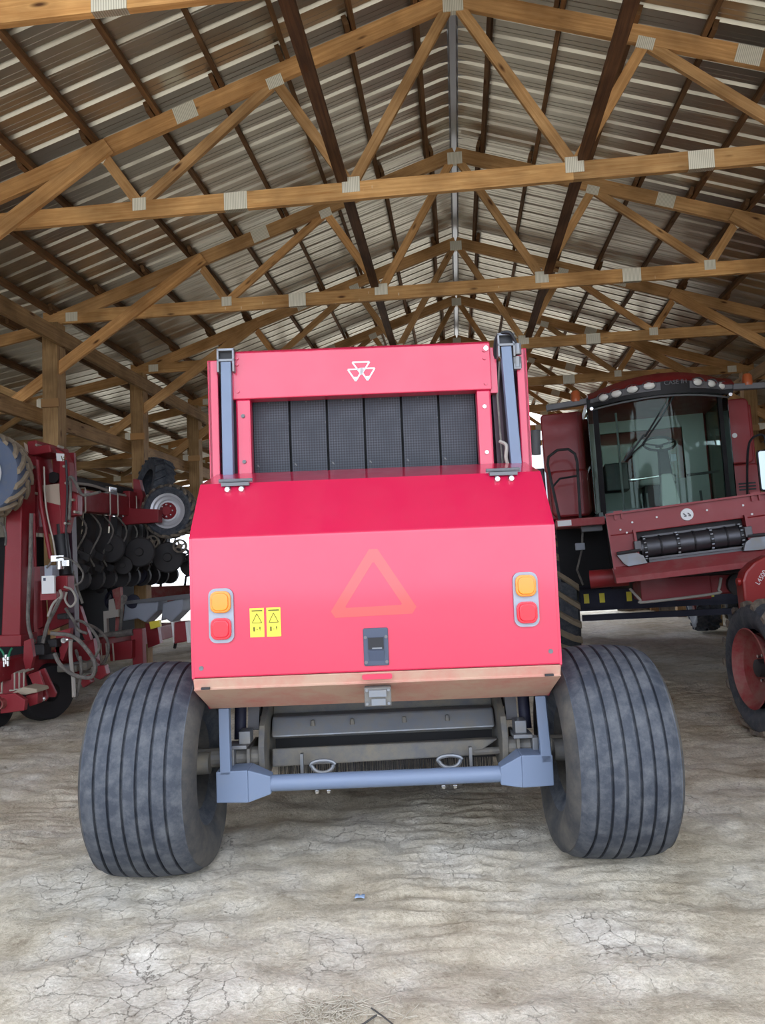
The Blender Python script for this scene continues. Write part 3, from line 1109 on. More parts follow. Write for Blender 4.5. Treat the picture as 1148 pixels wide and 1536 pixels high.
tubeo = MB().cyl((-.57, -.055, .402), (.605, -.055, .404), .041, 20).build('bumper_tube', M['steel_blue'], baler, smooth=True)
m = MB()
for x in (-.335, -.275, .31, .37):
    m.lathe([(-.012, 0), (-.012, .009), (0, .011)], (x, -.07, .358), 'z', 8)
m.build_each('tube_bolt', M['chrome'], tubeo)
# cross members and side plates under the tailgate
MB().box(-.62, .64, .42, .46, .62, .76).build('cross_plate', M['frame_grey'], baler, bevel=.005)
cr = MB().hexa([(-.61, .24, .565), (.63, .24, .575), (.63, .36, .575), (-.61, .36, .565), (-.61, .30, .665), (.63, .30, .67), (.63, .40, .67), (-.61, .40, .665)])
cr.build('cross_member', M['worn_steel'], baler, bevel=.01)
m = MB()
for x in (-.38, -.16, .13, .37):
    m.lathe([(0, .014), (.03, .010), (.034, 0)], (x, .27, .615), 'z', 8)
m.build_each('cross_member_bolt', M['frame_grey'], baler)
MB().cyl((-.60, .33, .595), (.62, .33, .60), .055, 16).build('roller', M['worn_steel'], baler, smooth=True)
MB().hexa([(-.60, .18, .42), (.50, .18, .44), (.50, .26, .44), (-.60, .26, .42), (-.60, .20, .515), (.64, .20, .52), (.64, .26, .52), (-.60, .26, .50)]).build('draw_bar', M['frame_grey'], baler, bevel=.008)
MB().cyl((.50, .20, .455), (.68, .20, .46), .02, 10).build('pivot_pin', M['frame_grey'], baler)
# rubber bristle curtain: strands joined into one part
br = MB()
random.seed(3)
for i in range(240):
    x = -.58 + 1.2 * i / 240
    br.bar((x, .30, .44), (x + random.uniform(-.004, .004), .30 + random.uniform(-.01, .01), .34 + random.uniform(-.012, .012)), .0035, .0035, (0, 1, 0), uvs=False)
bro = br.build('bristle_curtain', M['black'], baler)
bro['kind'] = 'stuff'
for xc in (-.31, .355):
    ring = [(xc + .056 * math.cos(a) * (1.0 if math.sin(a) < 0 else 1.12), .03, .462 + .040 * math.sin(a) * (1 if math.sin(a) < 0 else .55)) for a in [2 * PI * k / 24 for k in range(25)]]
    MB().tube(ring, .0105, 8, cap=False).build('shackle', M['worn_steel'], baler, smooth=True)
for x in (-.43, .475):
    MB().bar((x, .13, .40), (x, .13, .50), .016, .03, (0, 1, 0)).build('lug_plate', M['worn_steel'], baler)
for s in (-1, 1):
    cx = 0 if s < 0 else .02
    x = s * .635 + cx
    MB().prism([(.08, .37), (.05, .56), (.10, .66), (.30, .76), (.55, .78), (.55, .45), (.25, .36)], x - .016, x + .016, 'x').build('frame_plate', M['frame_grey'], baler, bevel=.004)
    x2 = s * .735 + cx
    ch = MB()
    ch.box(x2 - .045, x2 + .045, .02, .30, .40, .415)
    ch.box(x2 - .045, x2 - .03, .02, .30, .40, .56)
    ch.box(x2 + .03, x2 + .045, .02, .30, .40, .56)
    ch.build('axle_channel', M['frame_grey'], baler)
    ch = MB()
    ch.box(x2 - .065, x2 + .035 * 1, -.01, .12, .565, .585)
    ch.box(x2 + s * .045 - .015, x2 + s * .045 + .015, -.02, .05, .45, .57)
    ch.box(x2 - s * .02 - .03, x2 - s * .02 + .03, .02, .12, .585, .65)
    ch.build('spring_seat', M['worn_steel'], baler, bevel=.004)
    MB().cyl((x2 + s * .03, .16, .58), (x2 + s * .03, .22, .84), .032, 12).build('lift_cylinder', M['navy'], baler, smooth=True)
    MB().bar((x2 - s * .04, .20, .62), (x2 - s * .04, .26, .85), .06, .05, (0, 1, 0)).build('upright', M['midgrey'], baler)
# belly, chamber and drawbar ahead of the axle
MB().prism([(.60, .62), (.60, 1.9), (1.2, 2.3), (1.9, 1.9), (2.1, 1.3), (1.9, .70), (1.2, .50)], -.80, .80, 'x').build('bale_chamber', M['dark'], baler)
for s in (-1, 1):
    MB().cyl((s * 1.0, .03, .52), (s * .66, .12, .50), .05, 14).build('stub_axle', M['frame_grey'], baler)
MB().bar((0, 2.0, .75), (0, 3.9, .52), .16, .18).build('drawbar', M['steel_blue'], baler)
MB().cyl((-.75, 2.1, .38), (.75, 2.1, .38), .18, 16).build('pickup_reel', M['dark'], baler)
for s in (-1, 1):
    MB().bar((s * .9, .4, 1.0), (s * .9, 1.9, 1.1), .05, .3).build('side_shield', M['baler_red'], baler)


def rib_tyre(hw=.272, R=.527):
    prof = [(-.19, .225), (-.205, .255), (-.245, .30), (-.272, .37), (-.268, .42), (-.250, .468), (-.232, .490)]
    edge, crown = .226, .022
    nr, g = 7, .0125
    w = 2 * edge / nr
    for i in range(nr):
        x0 = -edge + i * w
        x1 = x0 + w
        def rr(x):
            return R - crown * (x / edge) ** 2 - .012 * max(0, abs(x) / edge - .82) / .18
        if i > 0:
            prof += [(x0 + g / 2 - .001, rr(x0) - .018), (x0 + g / 2 + .001, rr(x0 + g / 2))]
        else:
            prof += [(x0, rr(x0) - .004)]
        prof += [((x0 + x1) / 2, rr((x0 + x1) / 2))]
        if i < nr - 1:
            prof += [(x1 - g / 2 - .001, rr(x1 - g / 2)), (x1 - g / 2 + .001, rr(x1) - .018)]
        else:
            prof += [(x1, rr(x1) - .004)]
    prof += [(.232, .490), (.250, .468), (.268, .42), (.272, .37), (.245, .30), (.205, .255), (.19, .225)]
    return prof


for s in (-1, 1):
    cx = s * 1.142
    m = MB()
    m.lathe(rib_tyre(), (0, 0, 0), 'x', 96)
    zc = .502
    for v in m.v:                       # load flattens the bottom and bulges the sidewall there
        if v.z < -.30:
            v.x *= 1 + .10 * (-.30 - v.z) / .2
        v.z = max(v.z, -zc + .004 * math.cos(v.x * 40))
    # sidewalls take the dusty material
    for fi, f in enumerate(m.f):
        c = sum((m.v[i] for i in f), Vector()) / len(f)
        if abs(c.x) > .236:
            m.m[fi] = 1
    t = m.build('tyre', [M['tyre'], M['side_dust']], baler, smooth=True, angle=40)
    t.location = (cx, 0, zc)
    t['label'] = 'ribbed flotation tyre'
    rim = MB().lathe([(-.185, .232), (-.195, .225), (-.17, .205), (-.12, .19), (-.03, .185), (.10, .19), (.17, .205), (.195, .225), (.185, .232)], (0, 0, 0), 'x', 40)
    rim.lathe([(s * .02, .19), (s * .05, .16), (s * .06, .09), (s * .06, 0)], (0, 0, 0), 'x', 40)
    rim.build('rim', M['side_dust'], t, smooth=True)
    hb = MB().lathe([(-s * .25, 0), (-s * .25, .055), (-s * .08, .06), (s * .06, .075), (s * .10, .06), (s * .10, 0)], (0, 0, 0), 'x', 20)
    for k in range(8):
        a = k * PI / 4
        hb.cyl((s * .05, .085 * math.cos(a), .085 * math.sin(a)), (s * .085, .085 * math.cos(a), .085 * math.sin(a)), .012, 6)
    hb.build('hub', M['frame_grey'], t, smooth=True)

# ------------------------------------------------------------------ combine harvester behind the baler
comb = thing('combine_harvester', 'dark red combine harvester with glass cab and open feeder mouth', 'combine', (2.465, 9.8, 0), (0, -.026, -.11))
XC, HWG = .06, .76


def ycab(x, off=0.0):
    t = (x - XC) / HWG
    return .12 - .34 * (1 - t * t) - off


def arc_strip(mb, x0, x1, z0f, z1f, y0f, y1f, th, n=24):
    """curved wall between two heights; z/y given as functions of x"""
    vs, fs = [], []
    for i in range(n + 1):
        x = x0 + (x1 - x0) * i / n
        vs += [(x, y0f(x), z0f(x)), (x, y1f(x), z1f(x)), (x, y1f(x) + th, z1f(x)), (x, y0f(x) + th, z0f(x))]
    for i in range(n):
        a, b = i * 4, i * 4 + 4
        for k in range(4):
            l = (k + 1) % 4
            fs.append((a + k, a + l, b + l, b + k))
    fs += [(0, 1, 2, 3), tuple(n * 4 + k for k in (3, 2, 1, 0))]
    return mb.add(vs, fs)


g = MB()
arc_strip(g, -.68, .80, lambda x: 2.08, lambda x: 3.43, lambda x: ycab(x), lambda x: ycab(x, .05), .008)
wind = g.build('windscreen', M['windscreen'], comb, smooth=True)
# corner posts
for x0, x1 in ((-.73, -.67), (.79, .85)):
    p = MB()
    arc_strip(p, x0, x1, lambda x: 2.02, lambda x: 3.46, lambda x: ycab(x, .01), lambda x: ycab(x, .06), .05, 4)
    p.build('cab_pillar', M['black'], comb)
for s, x in ((-1, -.80), (1, .92)):
    m = MB().hexa([(x, .17, 2.05), (x + .01, .17, 2.05), (x + .01, 1.5, 2.05), (x, 1.5, 2.05), (x, .14, 3.44), (x + .01, .14, 3.44), (x + .01, 1.5, 3.44), (x, 1.5, 3.44)])
    m.build('side_window', M['side_glass'], comb)
# sweeping dark rear-quarter screen on the ladder side
q = MB()
vs = []
for z in (2.05, 3.46):
    for k in range(7):
        t = k / 6
        vs.append((-.74 - .17 * math.sin(t * PI / 2), .16 + .35 * (1 - math.cos(t * PI / 2)), z))
q.add(vs, [(k, k + 1, k + 8, k + 7) for k in range(6)])
q.build('quarter_window', M['side_glass'], comb, smooth=True)
# cab shell: rear wall with window, floor
rw = MB()
rw.box(-.78, .90, 1.50, 1.56, 2.0, 2.55).box(-.78, .90, 1.50, 1.56, 3.3, 3.5).box(-.78, -.55, 1.50, 1.56, 2.55, 3.3).box(.60, .90, 1.50, 1.56, 2.55, 3.3)
rw.build('cab_rear_wall', M['cab_grey'], comb)
MB().box(-.55, .60, 1.52, 1.53, 2.55, 3.3).build('rear_window', M['windscreen'], comb)
MB().prism([(-.76, 1.55), (-.76, .15), (-.4, -.08), (.06, -.2), (.5, -.08), (.88, .15), (.88, 1.55)], 1.98, 2.07, 'z').build('cab_floor', M['teal'], comb)
# seat, console, steering column
st = MB()
st.prism(rrect(-.16, .34, .70, 1.15, .08), 2.42, 2.54, 'z')
st.build('operator_seat', M['cab_grey'], comb, bevel=.03)
MB().prism(rrect(-.16, .34, 2.50, 3.10, .10), 1.05, 1.17, 'y').build('seat_back', M['cab_grey'], comb, bevel=.03)
MB().hexa([(-.12, .72, 2.08), (.30, .72, 2.08), (.30, 1.1, 2.08), (-.12, 1.1, 2.08), (-.08, .75, 2.42), (.26, .75, 2.42), (.26, 1.1, 2.42), (-.08, 1.1, 2.42)]).build('seat_base', M['dark'], comb)
sc = MB().hexa([(.02, .12, 2.07), (.26, .12, 2.07), (.26, .30, 2.07), (.02, .30, 2.07), (.07, .30, 2.52), (.21, .30, 2.52), (.21, .42, 2.52), (.07, .42, 2.52)])
sc.build('steering_pedestal', M['cab_grey'], comb, bevel=.02)
MB().hexa([(.06, .31, 2.50), (.22, .31, 2.50), (.22, .43, 2.50), (.06, .43, 2.50), (.08, .40, 2.86), (.20, .40, 2.86), (.20, .52, 2.86), (.08, .52, 2.86)]).build('steering_column', M['black'], comb, bevel=.02)
sw = MB()
cw, nw = Vector((.10, .40, 2.93)), Vector((.0, -.55, .83)).normalized()
ux = Vector((1, 0, 0))
uy = nw.cross(ux)
ring = [cw + (ux * math.cos(a) + uy * math.sin(a)) * .20 for a in [2 * PI * k / 32 for k in range(33)]]
sw.tube(ring, .016, 8, cap=False)
for a in (.2, PI - .2, -PI / 2):
    sw.tube([cw - nw * .03, cw + (ux * math.cos(a) + uy * math.sin(a)) * .20], .013, 6)
sw.lathe([(-.03, 0), (-.03, .05), (.0, .05), (.0, 0)], cw - nw * .02, 'z', 10)
sw.build('steering_wheel', M['black'], comb, smooth=True)
MB().box(-.62, -.32, .35, .75, 2.35, 2.72).build('side_console', M['black'], comb, bevel=.02)
MB().tube(spline([(-.34, .5, 2.55), (-.30, .35, 2.48), (.05, .38, 2.50)]), .018, 8).build('arm_rail', M['chrome'], comb)
m = MB()
m.cyl((-.44, .15, 2.07), (-.44, .15, 3.35), .014, 8)
m.build('grab_pole', M['midgrey'], comb)
for x in (-.22, -.15):
    MB().bar((x, .08, 2.07), (x, .12, 2.27), .02, .02).build('pedal_lever', M['midgrey'], comb)
MB().bar((.50, .1, 2.08), (.50, .14, 2.25), .025, .02).build('brake_pedal', M['black'], comb)
MB().bar((.40, .35, 2.48), (.80, .4, 2.50), .05, .03).build('dash_rail', M['black'], comb)
MB().box(.22, .29, .36, .40, 2.68, 2.77).build('gauge_pod', M['grey'], comb)
MB().box(.63, .72, -.03, -.02, 2.10, 2.125).build('window_tag', M['white'], comb)
# roof: red cap, black visor with lamps
rf = MB()
vs, fs = [], []
nn = 22
for i in range(nn + 1):
    x = -.78 + 1.76 * i / nn
    yb = ycab(max(-.70, min(.82, x)), .10)
    dz = .10 * (1 - ((x - .10) / .88) ** 2)
    vs += [(x, yb - .06, 3.535 + dz * .55), (x, yb + .10, 3.63 + dz), (x, 1.6, 3.62 + dz), (x, 1.6, 3.46)]
for i in range(nn):
    a = i * 4
    for k in range(4):
        l = (k + 1) % 4
        fs.append((a + k, a + l, a + 4 + l, a + 4 + k))
fs += [(0, 1, 2, 3), tuple(nn * 4 + k for k in (3, 2, 1, 0))]
rf.add(vs, fs)
rf.build('cab_roof', M['combine_red'], comb, smooth=True, angle=50)
vi = MB()
arc_strip(vi, -.80, .98, lambda x: 3.44, lambda x: 3.545 + .05 * (1 - ((x - .1) / .9) ** 2), lambda x: ycab(max(-.74, min(.86, x)), .10), lambda x: ycab(max(-.74, min(.86, x)), .15), .10)
visor = vi.build('light_visor', M['black'], comb, smooth=True)
for x, z in ((-.60, 3.525), (-.45, 3.535), (-.265, 3.55), (-.07, 3.56), (.515, 3.565), (.70, 3.55), (.845, 3.535)):
    y = ycab(min(.86, x), .145)
    m = MB()
    prof = [(-.02, 0), (-.018, .03), (-.008, .06), (.01, .078), (.03, .08)]
    m.lathe(prof, (0, 0, 0), 'y', 20)
    for v in m.v:
        v.z *= .62
    ang = math.atan(2 * .34 * (x - XC) / HWG ** 2)
    o = m.build('work_lamp', M['lamp_glass'], visor, smooth=True)
    o.location = (x, y, z)
    o.rotation_euler = (0, 0, ang)
    rg = MB().lathe([(-.012, .082), (-.016, .088), (.03, .092), (.03, .080)], (0, 0, 0), 'y', 20)
    for v in rg.v:
        v.z *= .64
    o2 = rg.build('lamp_bezel', M['midgrey'], visor, smooth=True)
    o2.location = (x, y, z)
    o2.rotation_euler = (0, 0, ang)
for xa, xb in ((-.76, .06), (.41, .97)):
    lpn = MB()
    arc_strip(lpn, xa, xb, lambda x: 3.49, lambda x: 3.53 + .05 * (1 - ((x - .1) / .9) ** 2), lambda x: ycab(max(-.74, min(.86, x)), .135), lambda x: ycab(max(-.74, min(.86, x)), .155), .03)
    lpn.build('lamp_panel', M['midgrey'], visor, smooth=True)
tm = text_mesh('CASE IH', .075, .003)
tm.materials.append(M['midgrey'])
o = link('lettering', tm, visor, (.235, ycab(.235, .165), 3.565), (PI / 2, 0, .05))
# bars with beacons
for s, xa, xb, z in ((-1, -.70, -1.32, 3.52), (1, .95, 1.75, 3.50)):
    bb = MB().bar((xa, .1, z + .02), (xb, .12, z - .02), .10, .075).build('light_bar', M['midgrey'], comb, bevel=.01)
    xm = -.93 if s < 0 else 1.17
    m = MB().lathe([(0, .065), (.09, .06), (.12, .04), (.13, 0)], (xm, .11, z + .05), 'z', 16)
    m.lathe([(-.03, .07), (.0, .07)], (xm, .11, z + .05), 'z', 16)
    m.build('beacon', M['beacon'], bb, smooth=True)
# wiper arms and the rail across the top of the glass
for p in ([(.20, -.24, 3.46), (-.05, -.26, 3.10), (-.16, -.24, 2.95)], [(.25, -.24, 3.46), (.04, -.25, 3.15), (-.20, -.24, 2.85), (-.42, -.16, 2.68)]):
    MB().tube(p, .012, 6).build('wiper', M['black'], comb)
MB().bar((-.42, -.16, 2.68), (-.16, -.22, 2.98), .03, .02).build('wiper_blade', M['black'], comb)
rail = [(x, ycab(x, .10), 3.42 - .02 * abs(x)) for x in [-.76 + .1 * k for k in range(18)]]
MB().tube(rail, .012, 6).build('visor_rail', M['midgrey'], comb)
m = MB()
for x in (-.75, .93):
    m.lathe([(-.03, 0), (-.03, .022), (.03, .022), (.03, 0)], (x, ycab(max(-.7, min(.82, x)), .11), 3.41), 'y', 10)
m.build_each('rail_knob', M['chrome'], comb)
# red shields either side of the cab
ls = MB().prism(rrect(-1.40, -.83, 2.70, 3.53, .05), .70, .76, 'y')
ls.build('cab_shield', M['combine_red'], comb, bevel=.02)
MB().prism(rrect(-1.34, -.80, 2.07, 2.72, .09), .64, .75, 'y').build('lower_shield', M['combine_red'], comb, bevel=.03)
rs = MB().prism(rrect(.92, 1.30, 2.60, 3.47, .07), .65, .75, 'y')
rs.build('cab_shield', M['combine_red'], comb, bevel=.02)
MB().prism(rrect(.95, 1.34, 2.02, 2.59, .04), .62, .75, 'y').build('lower_shield', M['combine_red'], comb, bevel=.02)
for k in range(3):
    MB().prism(rrect(1.07, 1.28, 2.24 + k * .04, 2.262 + k * .04, .01), .612, .63, 'y').build('vent_slot', M['black'], comb)
MB().lathe([(.645, 0), (.645, .032), (.66, .032)], (1.09, 0, 2.98), 'y', 16).build('round_sticker', M['white'], comb)
# loop grab rail, deck and mirror
gr = [(-1.26, .1, 2.0), (-1.36, .1, 2.75), (-1.34, .1, 2.85), (-1.22, .1, 2.93), (-1.08, .1, 2.93), (-1.00, .1, 2.86), (-.98, .1, 2.75), (-1.00, .1, 2.0)]
MB().tube(gr, .018, 8).build('deck_handrail', M['black'], comb, smooth=True)
MB().tube([(-1.31, .1, 2.46), (-1.22, .1, 2.55), (-.985, .1, 2.57)], .015, 6).build('handrail_brace', M['black'], comb)
dk = MB().box(-1.32, -.72, -.22, .75, 1.90, 2.0).build('deck', M['dusty_red'], comb, bevel=.01)
MB().box(-1.30, -1.13, -.226, -.218, 1.915, 1.985).build('deck_sticker', M['white'], dk)
MB().cyl((-1.50, .12, 2.90), (-1.48, .12, 3.22), .07, 14).build('mirror_back', M['midgrey'], comb, smooth=True)
mi = MB().prism(rrect(1.02, 1.22, 2.14, 2.62, .03), -.55, -.51, 'y').build('mirror_housing', M['black'], comb, bevel=.01)
MB().prism(rrect(1.035, 1.205, 2.155, 2.605, .025), -.556, -.548, 'y').build('mirror_glass', M['mirror'], mi)
MB().tube(spline([(.98, -.1, 2.05), (.97, -.3, 2.5), (.99, -.45, 2.75), (1.12, -.5, 2.80), (1.14, -.52, 2.62)]), .014, 6).build('mirror_arm', M['black'], comb)
MB().box(-1.66, -1.40, .85, 1.5, 1.9, 2.80).build('dark_gap_filler', M['purple_dark'], comb, bevel=.02)  # added dark red box, hides the bright strip left of the shield
# feeder house
FT = Matrix.Translation((0, 0, 1.66)) @ Matrix.Rotation(-.065, 4, 'Y') @ Matrix.Translation((0, 0, -1.66))
yf = -1.70
def fpart(m, name, mat, par=None, **k):
    return m.xf(FT).build(name, mat, par or comb, **k)
fr = MB()
fr.box(-.80, .80, yf, yf + .10, 1.77, 2.00)
fr.box(-.80, -.535, yf, yf + .10, 1.29, 1.77)
fr.box(.535, .80, yf, yf + .10, 1.29, 1.77)
fr.box(-.535, .535, yf, yf + .10, 1.29, 1.44)
face = fpart(fr, 'feeder_face', M['combine_red'], bevel=.008)
fl = MB()
fl.box(-.81, -.79, yf - .05, yf, 1.30, 2.0).box(.79, .81, yf - .05, yf, 1.30, 2.0)
fl.box(-.56, -.535, yf - .06, yf, 1.45, 1.80).box(.535, .56, yf - .06, yf, 1.45, 1.80)
fl.box(-.81, .81, yf - .05, yf, 1.985, 2.005)
fpart(fl, 'face_flange', M['combine_red'])
fpart(MB().hexa([(-.82, yf - .20, 1.27), (.80, yf - .20, 1.27), (.80, yf, 1.27), (-.82, yf, 1.27), (-.82, yf - .20, 1.33), (.80, yf - .20, 1.33), (.80, yf, 1.44), (-.82, yf, 1.44)]), 'feeder_sill', M['dusty_red'], bevel=.006)
m = MB()
for x, z in ((-.55, 1.88), (-.30, 1.90), (.20, 1.90), (.55, 1.90), (.62, 1.80), (-.62, 1.78), (-.68, 1.82)):
    m.cyl((x, yf - .015, z), (x, yf + .01, z), .011, 8)
m.xf(FT).build_each('face_bolt', M['white'], comb)
em2 = MB().lathe([(yf - .02, 0), (yf - .02, .062), (yf + .01, .068)], (0, 0, 1.885), 'y', 24)
em2o = fpart(em2, 'round_emblem', M['white'], face)
m = MB()
for dx in (-.022, .022):
    m.bar((dx - .015, yf - .023, 1.90), (dx + .012, yf - .023, 1.87), .012, .006, (0, 1, 0), uvs=False)
    m.bar((dx - .012, yf - .023, 1.87), (dx + .012, yf - .023, 1.865), .009, .006, (0, 1, 0), uvs=False)
fpart(m, 'emblem_mark', M['midgrey'], face)
for x in (-.68, .68):
    m = MB().box(x - .045, x + .045, yf - .03, yf, 2.0, 2.02).box(x - .045, x - .025, yf - .03, yf, 1.93, 2.0).box(x + .025, x + .045, yf - .03, yf, 1.93, 2.0)
    fpart(m, 'hook_bracket', M['combine_red'])
MB().hexa([(-.70, yf + .1, 1.25), (.70, yf + .1, 1.25), (.65, .6, 1.05), (-.65, .6, 1.05), (-.70, yf + .1, 1.95), (.70, yf + .1, 1.95), (.65, .6, 1.95), (-.65, .6, 1.95)]).build('feeder_house', M['dark'], comb)
inn = MB()
inn.box(-.535, .535, yf + .24, yf + .25, 1.44, 1.77)
fpart(inn, 'feeder_throat', M['black'])
dr = MB().cyl((-.50, yf + .06, 1.60), (.52, yf + .06, 1.60), .105, 24)
drum = fpart(dr, 'feeder_drum', M['drum'], smooth=True)
for xs_, mt, nm in (([-.46, -.13, .20, .49], M['chrome'], 'chain_ring'), ([-.30, .035, .35], M['black'], 'drum_rib')):
    for x in xs_:
        m = MB()
        if nm == 'chain_ring':
            m.lathe([(x - .018, .10), (x - .018, .116), (x + .018, .116), (x + .018, .10)], (0, yf + .06, 1.60), 'x', 24)
            m.cur = 1
            for k in range(14):
                a = 2 * PI * k / 14
                m.box(x - .012, x + .012, yf + .06 + .118 * math.cos(a) - .008, yf + .06 + .118 * math.cos(a) + .007, 1.60 + .118 * math.sin(a) - .006, 1.60 + .118 * math.sin(a) + .006)
            m.xf(FT).build(nm, [M['black'], M['worn_steel']], drum)
        else:
            m.lathe([(x - .012, .10), (x - .008, .113), (x + .008, .113), (x + .012, .10)], (0, yf + .06, 1.60), 'x', 24)
            m.xf(FT).build(nm, mt, drum)
for z, y in ((1.478, yf + .0), (1.452, yf + .02), (1.715, yf + .10)):
    fpart(MB().bar((-.44, y, z), (.47, y, z), .02, .022), 'feeder_slat', M['midgrey'])
for s in (-1, 1):
    m = MB().prism([(s * .76, 1.56), (s * .56, 1.56), (s * .50, 1.52), (s * .47, 1.44), (s * .66, 1.43), (s * .70, 1.46)], yf - .07, yf - .005, 'y')
    fpart(m, 'skid_casting', M['worn_steel'])
    fpart(MB().cyl((s * .76, yf - .09, 1.575), (s * .52, yf - .09, 1.585), .017, 8), 'hook_shaft', M['dark'])
    fpart(MB().box(s * .54 - .035, s * .54 + .035, yf - .10, yf, 1.575, 1.68), 'shaft_clamp', M['midgrey'], bevel=.008)
# lower housings, tubes
MB().box(-.50, .22, -1.35, -.6, .98, 1.24).build('lower_housing', M['planter_red'], comb, bevel=.01)
MB().cyl((-1.02, -1.35, 1.26), (-.62, -1.40, 1.27), .10, 16).build('red_cylinder', M['combine_red'], comb, smooth=True)
MB().box(.22, .45, -1.3, -.7, 1.02, 1.25).build('gear_case', M['combine_red'], comb, bevel=.02)
MB().cyl((.50, -1.4, 1.12), (.50, -1.1, 1.12), .12, 14).build('coupler', M['dark'], comb)
MB().tube(spline([(-.62, -1.45, 1.14), (-.53, -1.5, 1.02), (-.48, -1.5, .99), (.22, -1.5, 1.04), (.27, -1.48, 1.08), (.31, -1.45, 1.2)], 5), .015, 6).build('white_tube', M['palehose'], comb)
MB().tube(spline([(.60, -1.5, 1.19), (.62, -1.5, 1.10), (.66, -1.5, 1.07), (.95, -1.5, 1.09)], 5), .016, 6).build('yellow_tube', M['yellow'], comb)
MB().tube([(-.98, .05, 1.9), (-1.02, .0, 1.6), (-1.10, 0, 1.35), (-1.04, 0, 1.15)], .014, 6).build('brake_line', M['hose'], comb)
MB().box(-1.10, -.98, -.06, .0, 1.60, 1.69).build('work_light', M['grey'], comb, bevel=.01)
MB().box(-1.0, -.75, -.1, .2, 1.83, 1.90).build('step_bracket', M['midgrey'], comb)
# body, axle, wheels
MB().prism([(1.62, 1.25), (1.62, 3.40), (1.9, 3.62), (4.6, 3.60), (6.2, 3.0), (6.6, 2.2), (6.2, 1.4), (3.0, 1.15)], -1.38, 1.38, 'x').build('body', M['combine_red'], comb, bevel=.03)
for xa, xb in ((-1.38, -.95), (.99, 1.36)):
    MB().box(xa, xb, .78, 1.66, 2.05, 3.40).build('side_body', M['combine_red'], comb, bevel=.02)
MB().box(-1.30, 1.30, .55, 1.66, 1.12, 1.97).build('under_cab_body', M['shade_black'], comb)  # shade under the cab painted as a black body
MB().box(-1.2, 1.2, .95, 1.35, .75, 1.15).build('front_axle', M['navy'], comb)
m = MB().box(-1.05, .98, .90, .95, .80, 1.05)
m.box(-1.05, .98, .85, .95, .62, .70)
ax = m.build('axle_guard', M['navy'], comb)
for x in (-.97, -.76, -.40, .08, .66):
    MB().box(x - .035, x + .035, .893, .901, .86, .99).build('yellow_decal', M['yellow'], ax)
for s in (-1, 1):
    m = MB()
    add_lug_tyre(m, .93, .76, 20, .05, (0, 0, 0), 'x', 56, slant=.62, lug_mat=1)
    if s > 0:
        m.xf(Matrix.Scale(-1, 4, (1, 0, 0)))
    ty = m.build('drive_tyre', [M['tyre'], M['lug_dusty']], comb, smooth=True, angle=30)
    ty.location = (s * 1.46, 1.40, .93 - s * .037)
    MB().lathe([(-.26, .50), (-.22, .46), (.22, .46), (.26, .50)], (0, 0, 0), 'x', 32).lathe([(-.05, .46), (.02, .2), (.02, 0)], (0, 0, 0), 'x', 32).build('rim', M['rim_red'], ty, smooth=True)
    m = MB()
    add_lug_tyre(m, .62, .42, 18, .04, (0, 0, 0), 'x', 40)
    ty = m.build('steer_tyre', M['tyre'], comb, smooth=True, angle=30)
    ty.location = (s * 1.35, 5.2, .62 - s * .035)
    MB().lathe([(-.15, .34), (-.12, .30), (.12, .30), (.15, .34)], (0, 0, 0), 'x', 24).lathe([(-.05, .30), (.02, 0)], (0, 0, 0), 'x', 24).build('rim', M['rim_red'], ty, smooth=True)
MB().bar((-1.3, 5.2, .62), (1.3, 5.2, .62), .16, .2).build('rear_axle', M['dark'], comb)

# ------------------------------------------------------------------ loader tractor at the right-hand edge
trac = thing('loader_tractor', 'red loader tractor with a dusty lugged front tyre beside the combine', 'tractor', (2.95, 7.0, 0), (0, 0, 0.0))
m = MB()
add_lug_tyre(m, .555, .36, 17, .038, (0, 0, 0), 'x', 48, slant=.6, rim=.57, lug_mat=1)
ft = m.build('front_tyre', [M['tyre'], M['tyre_dusty']], trac, smooth=True, angle=30)
ft.location = (-.645, -.57, .54)
ft.rotation_euler = (0, 0, .06)
rm = MB().lathe([(-.185, .325), (-.19, .315), (-.15, .29), (-.11, .27), (-.09, .20), (-.055, .12), (-.055, 0)], (0, 0, 0), 'x', 36)
rm.lathe([(.17, .325), (.15, .28), (-.1, .28)], (0, 0, 0), 'x', 36)
rmo = rm.build('rim', M['rim_red'], ft, smooth=True)
hb = MB().lathe([(-.055, .075), (-.12, .07), (-.13, .05), (-.13, 0)], (0, 0, 0), 'x', 16)
hb.build('hub', M['dark'], ft, smooth=True)
hb = MB()
for k in range(8):
    a = 2 * PI * k / 8 + .2
    hb.cyl((-.05, .105 * math.cos(a), .105 * math.sin(a)), (-.085, .105 * math.cos(a), .105 * math.sin(a)), .014, 6)
hb.build_each('wheel_nut', M['chrome'], ft)
f2 = copy_tree(ft, trac)
f2.location = (1.35, -.45, .53)
MB().bar((-.62, -.53, .54), (1.35, -.43, .54), .14, .16).build('front_axle', M['dark'], trac)
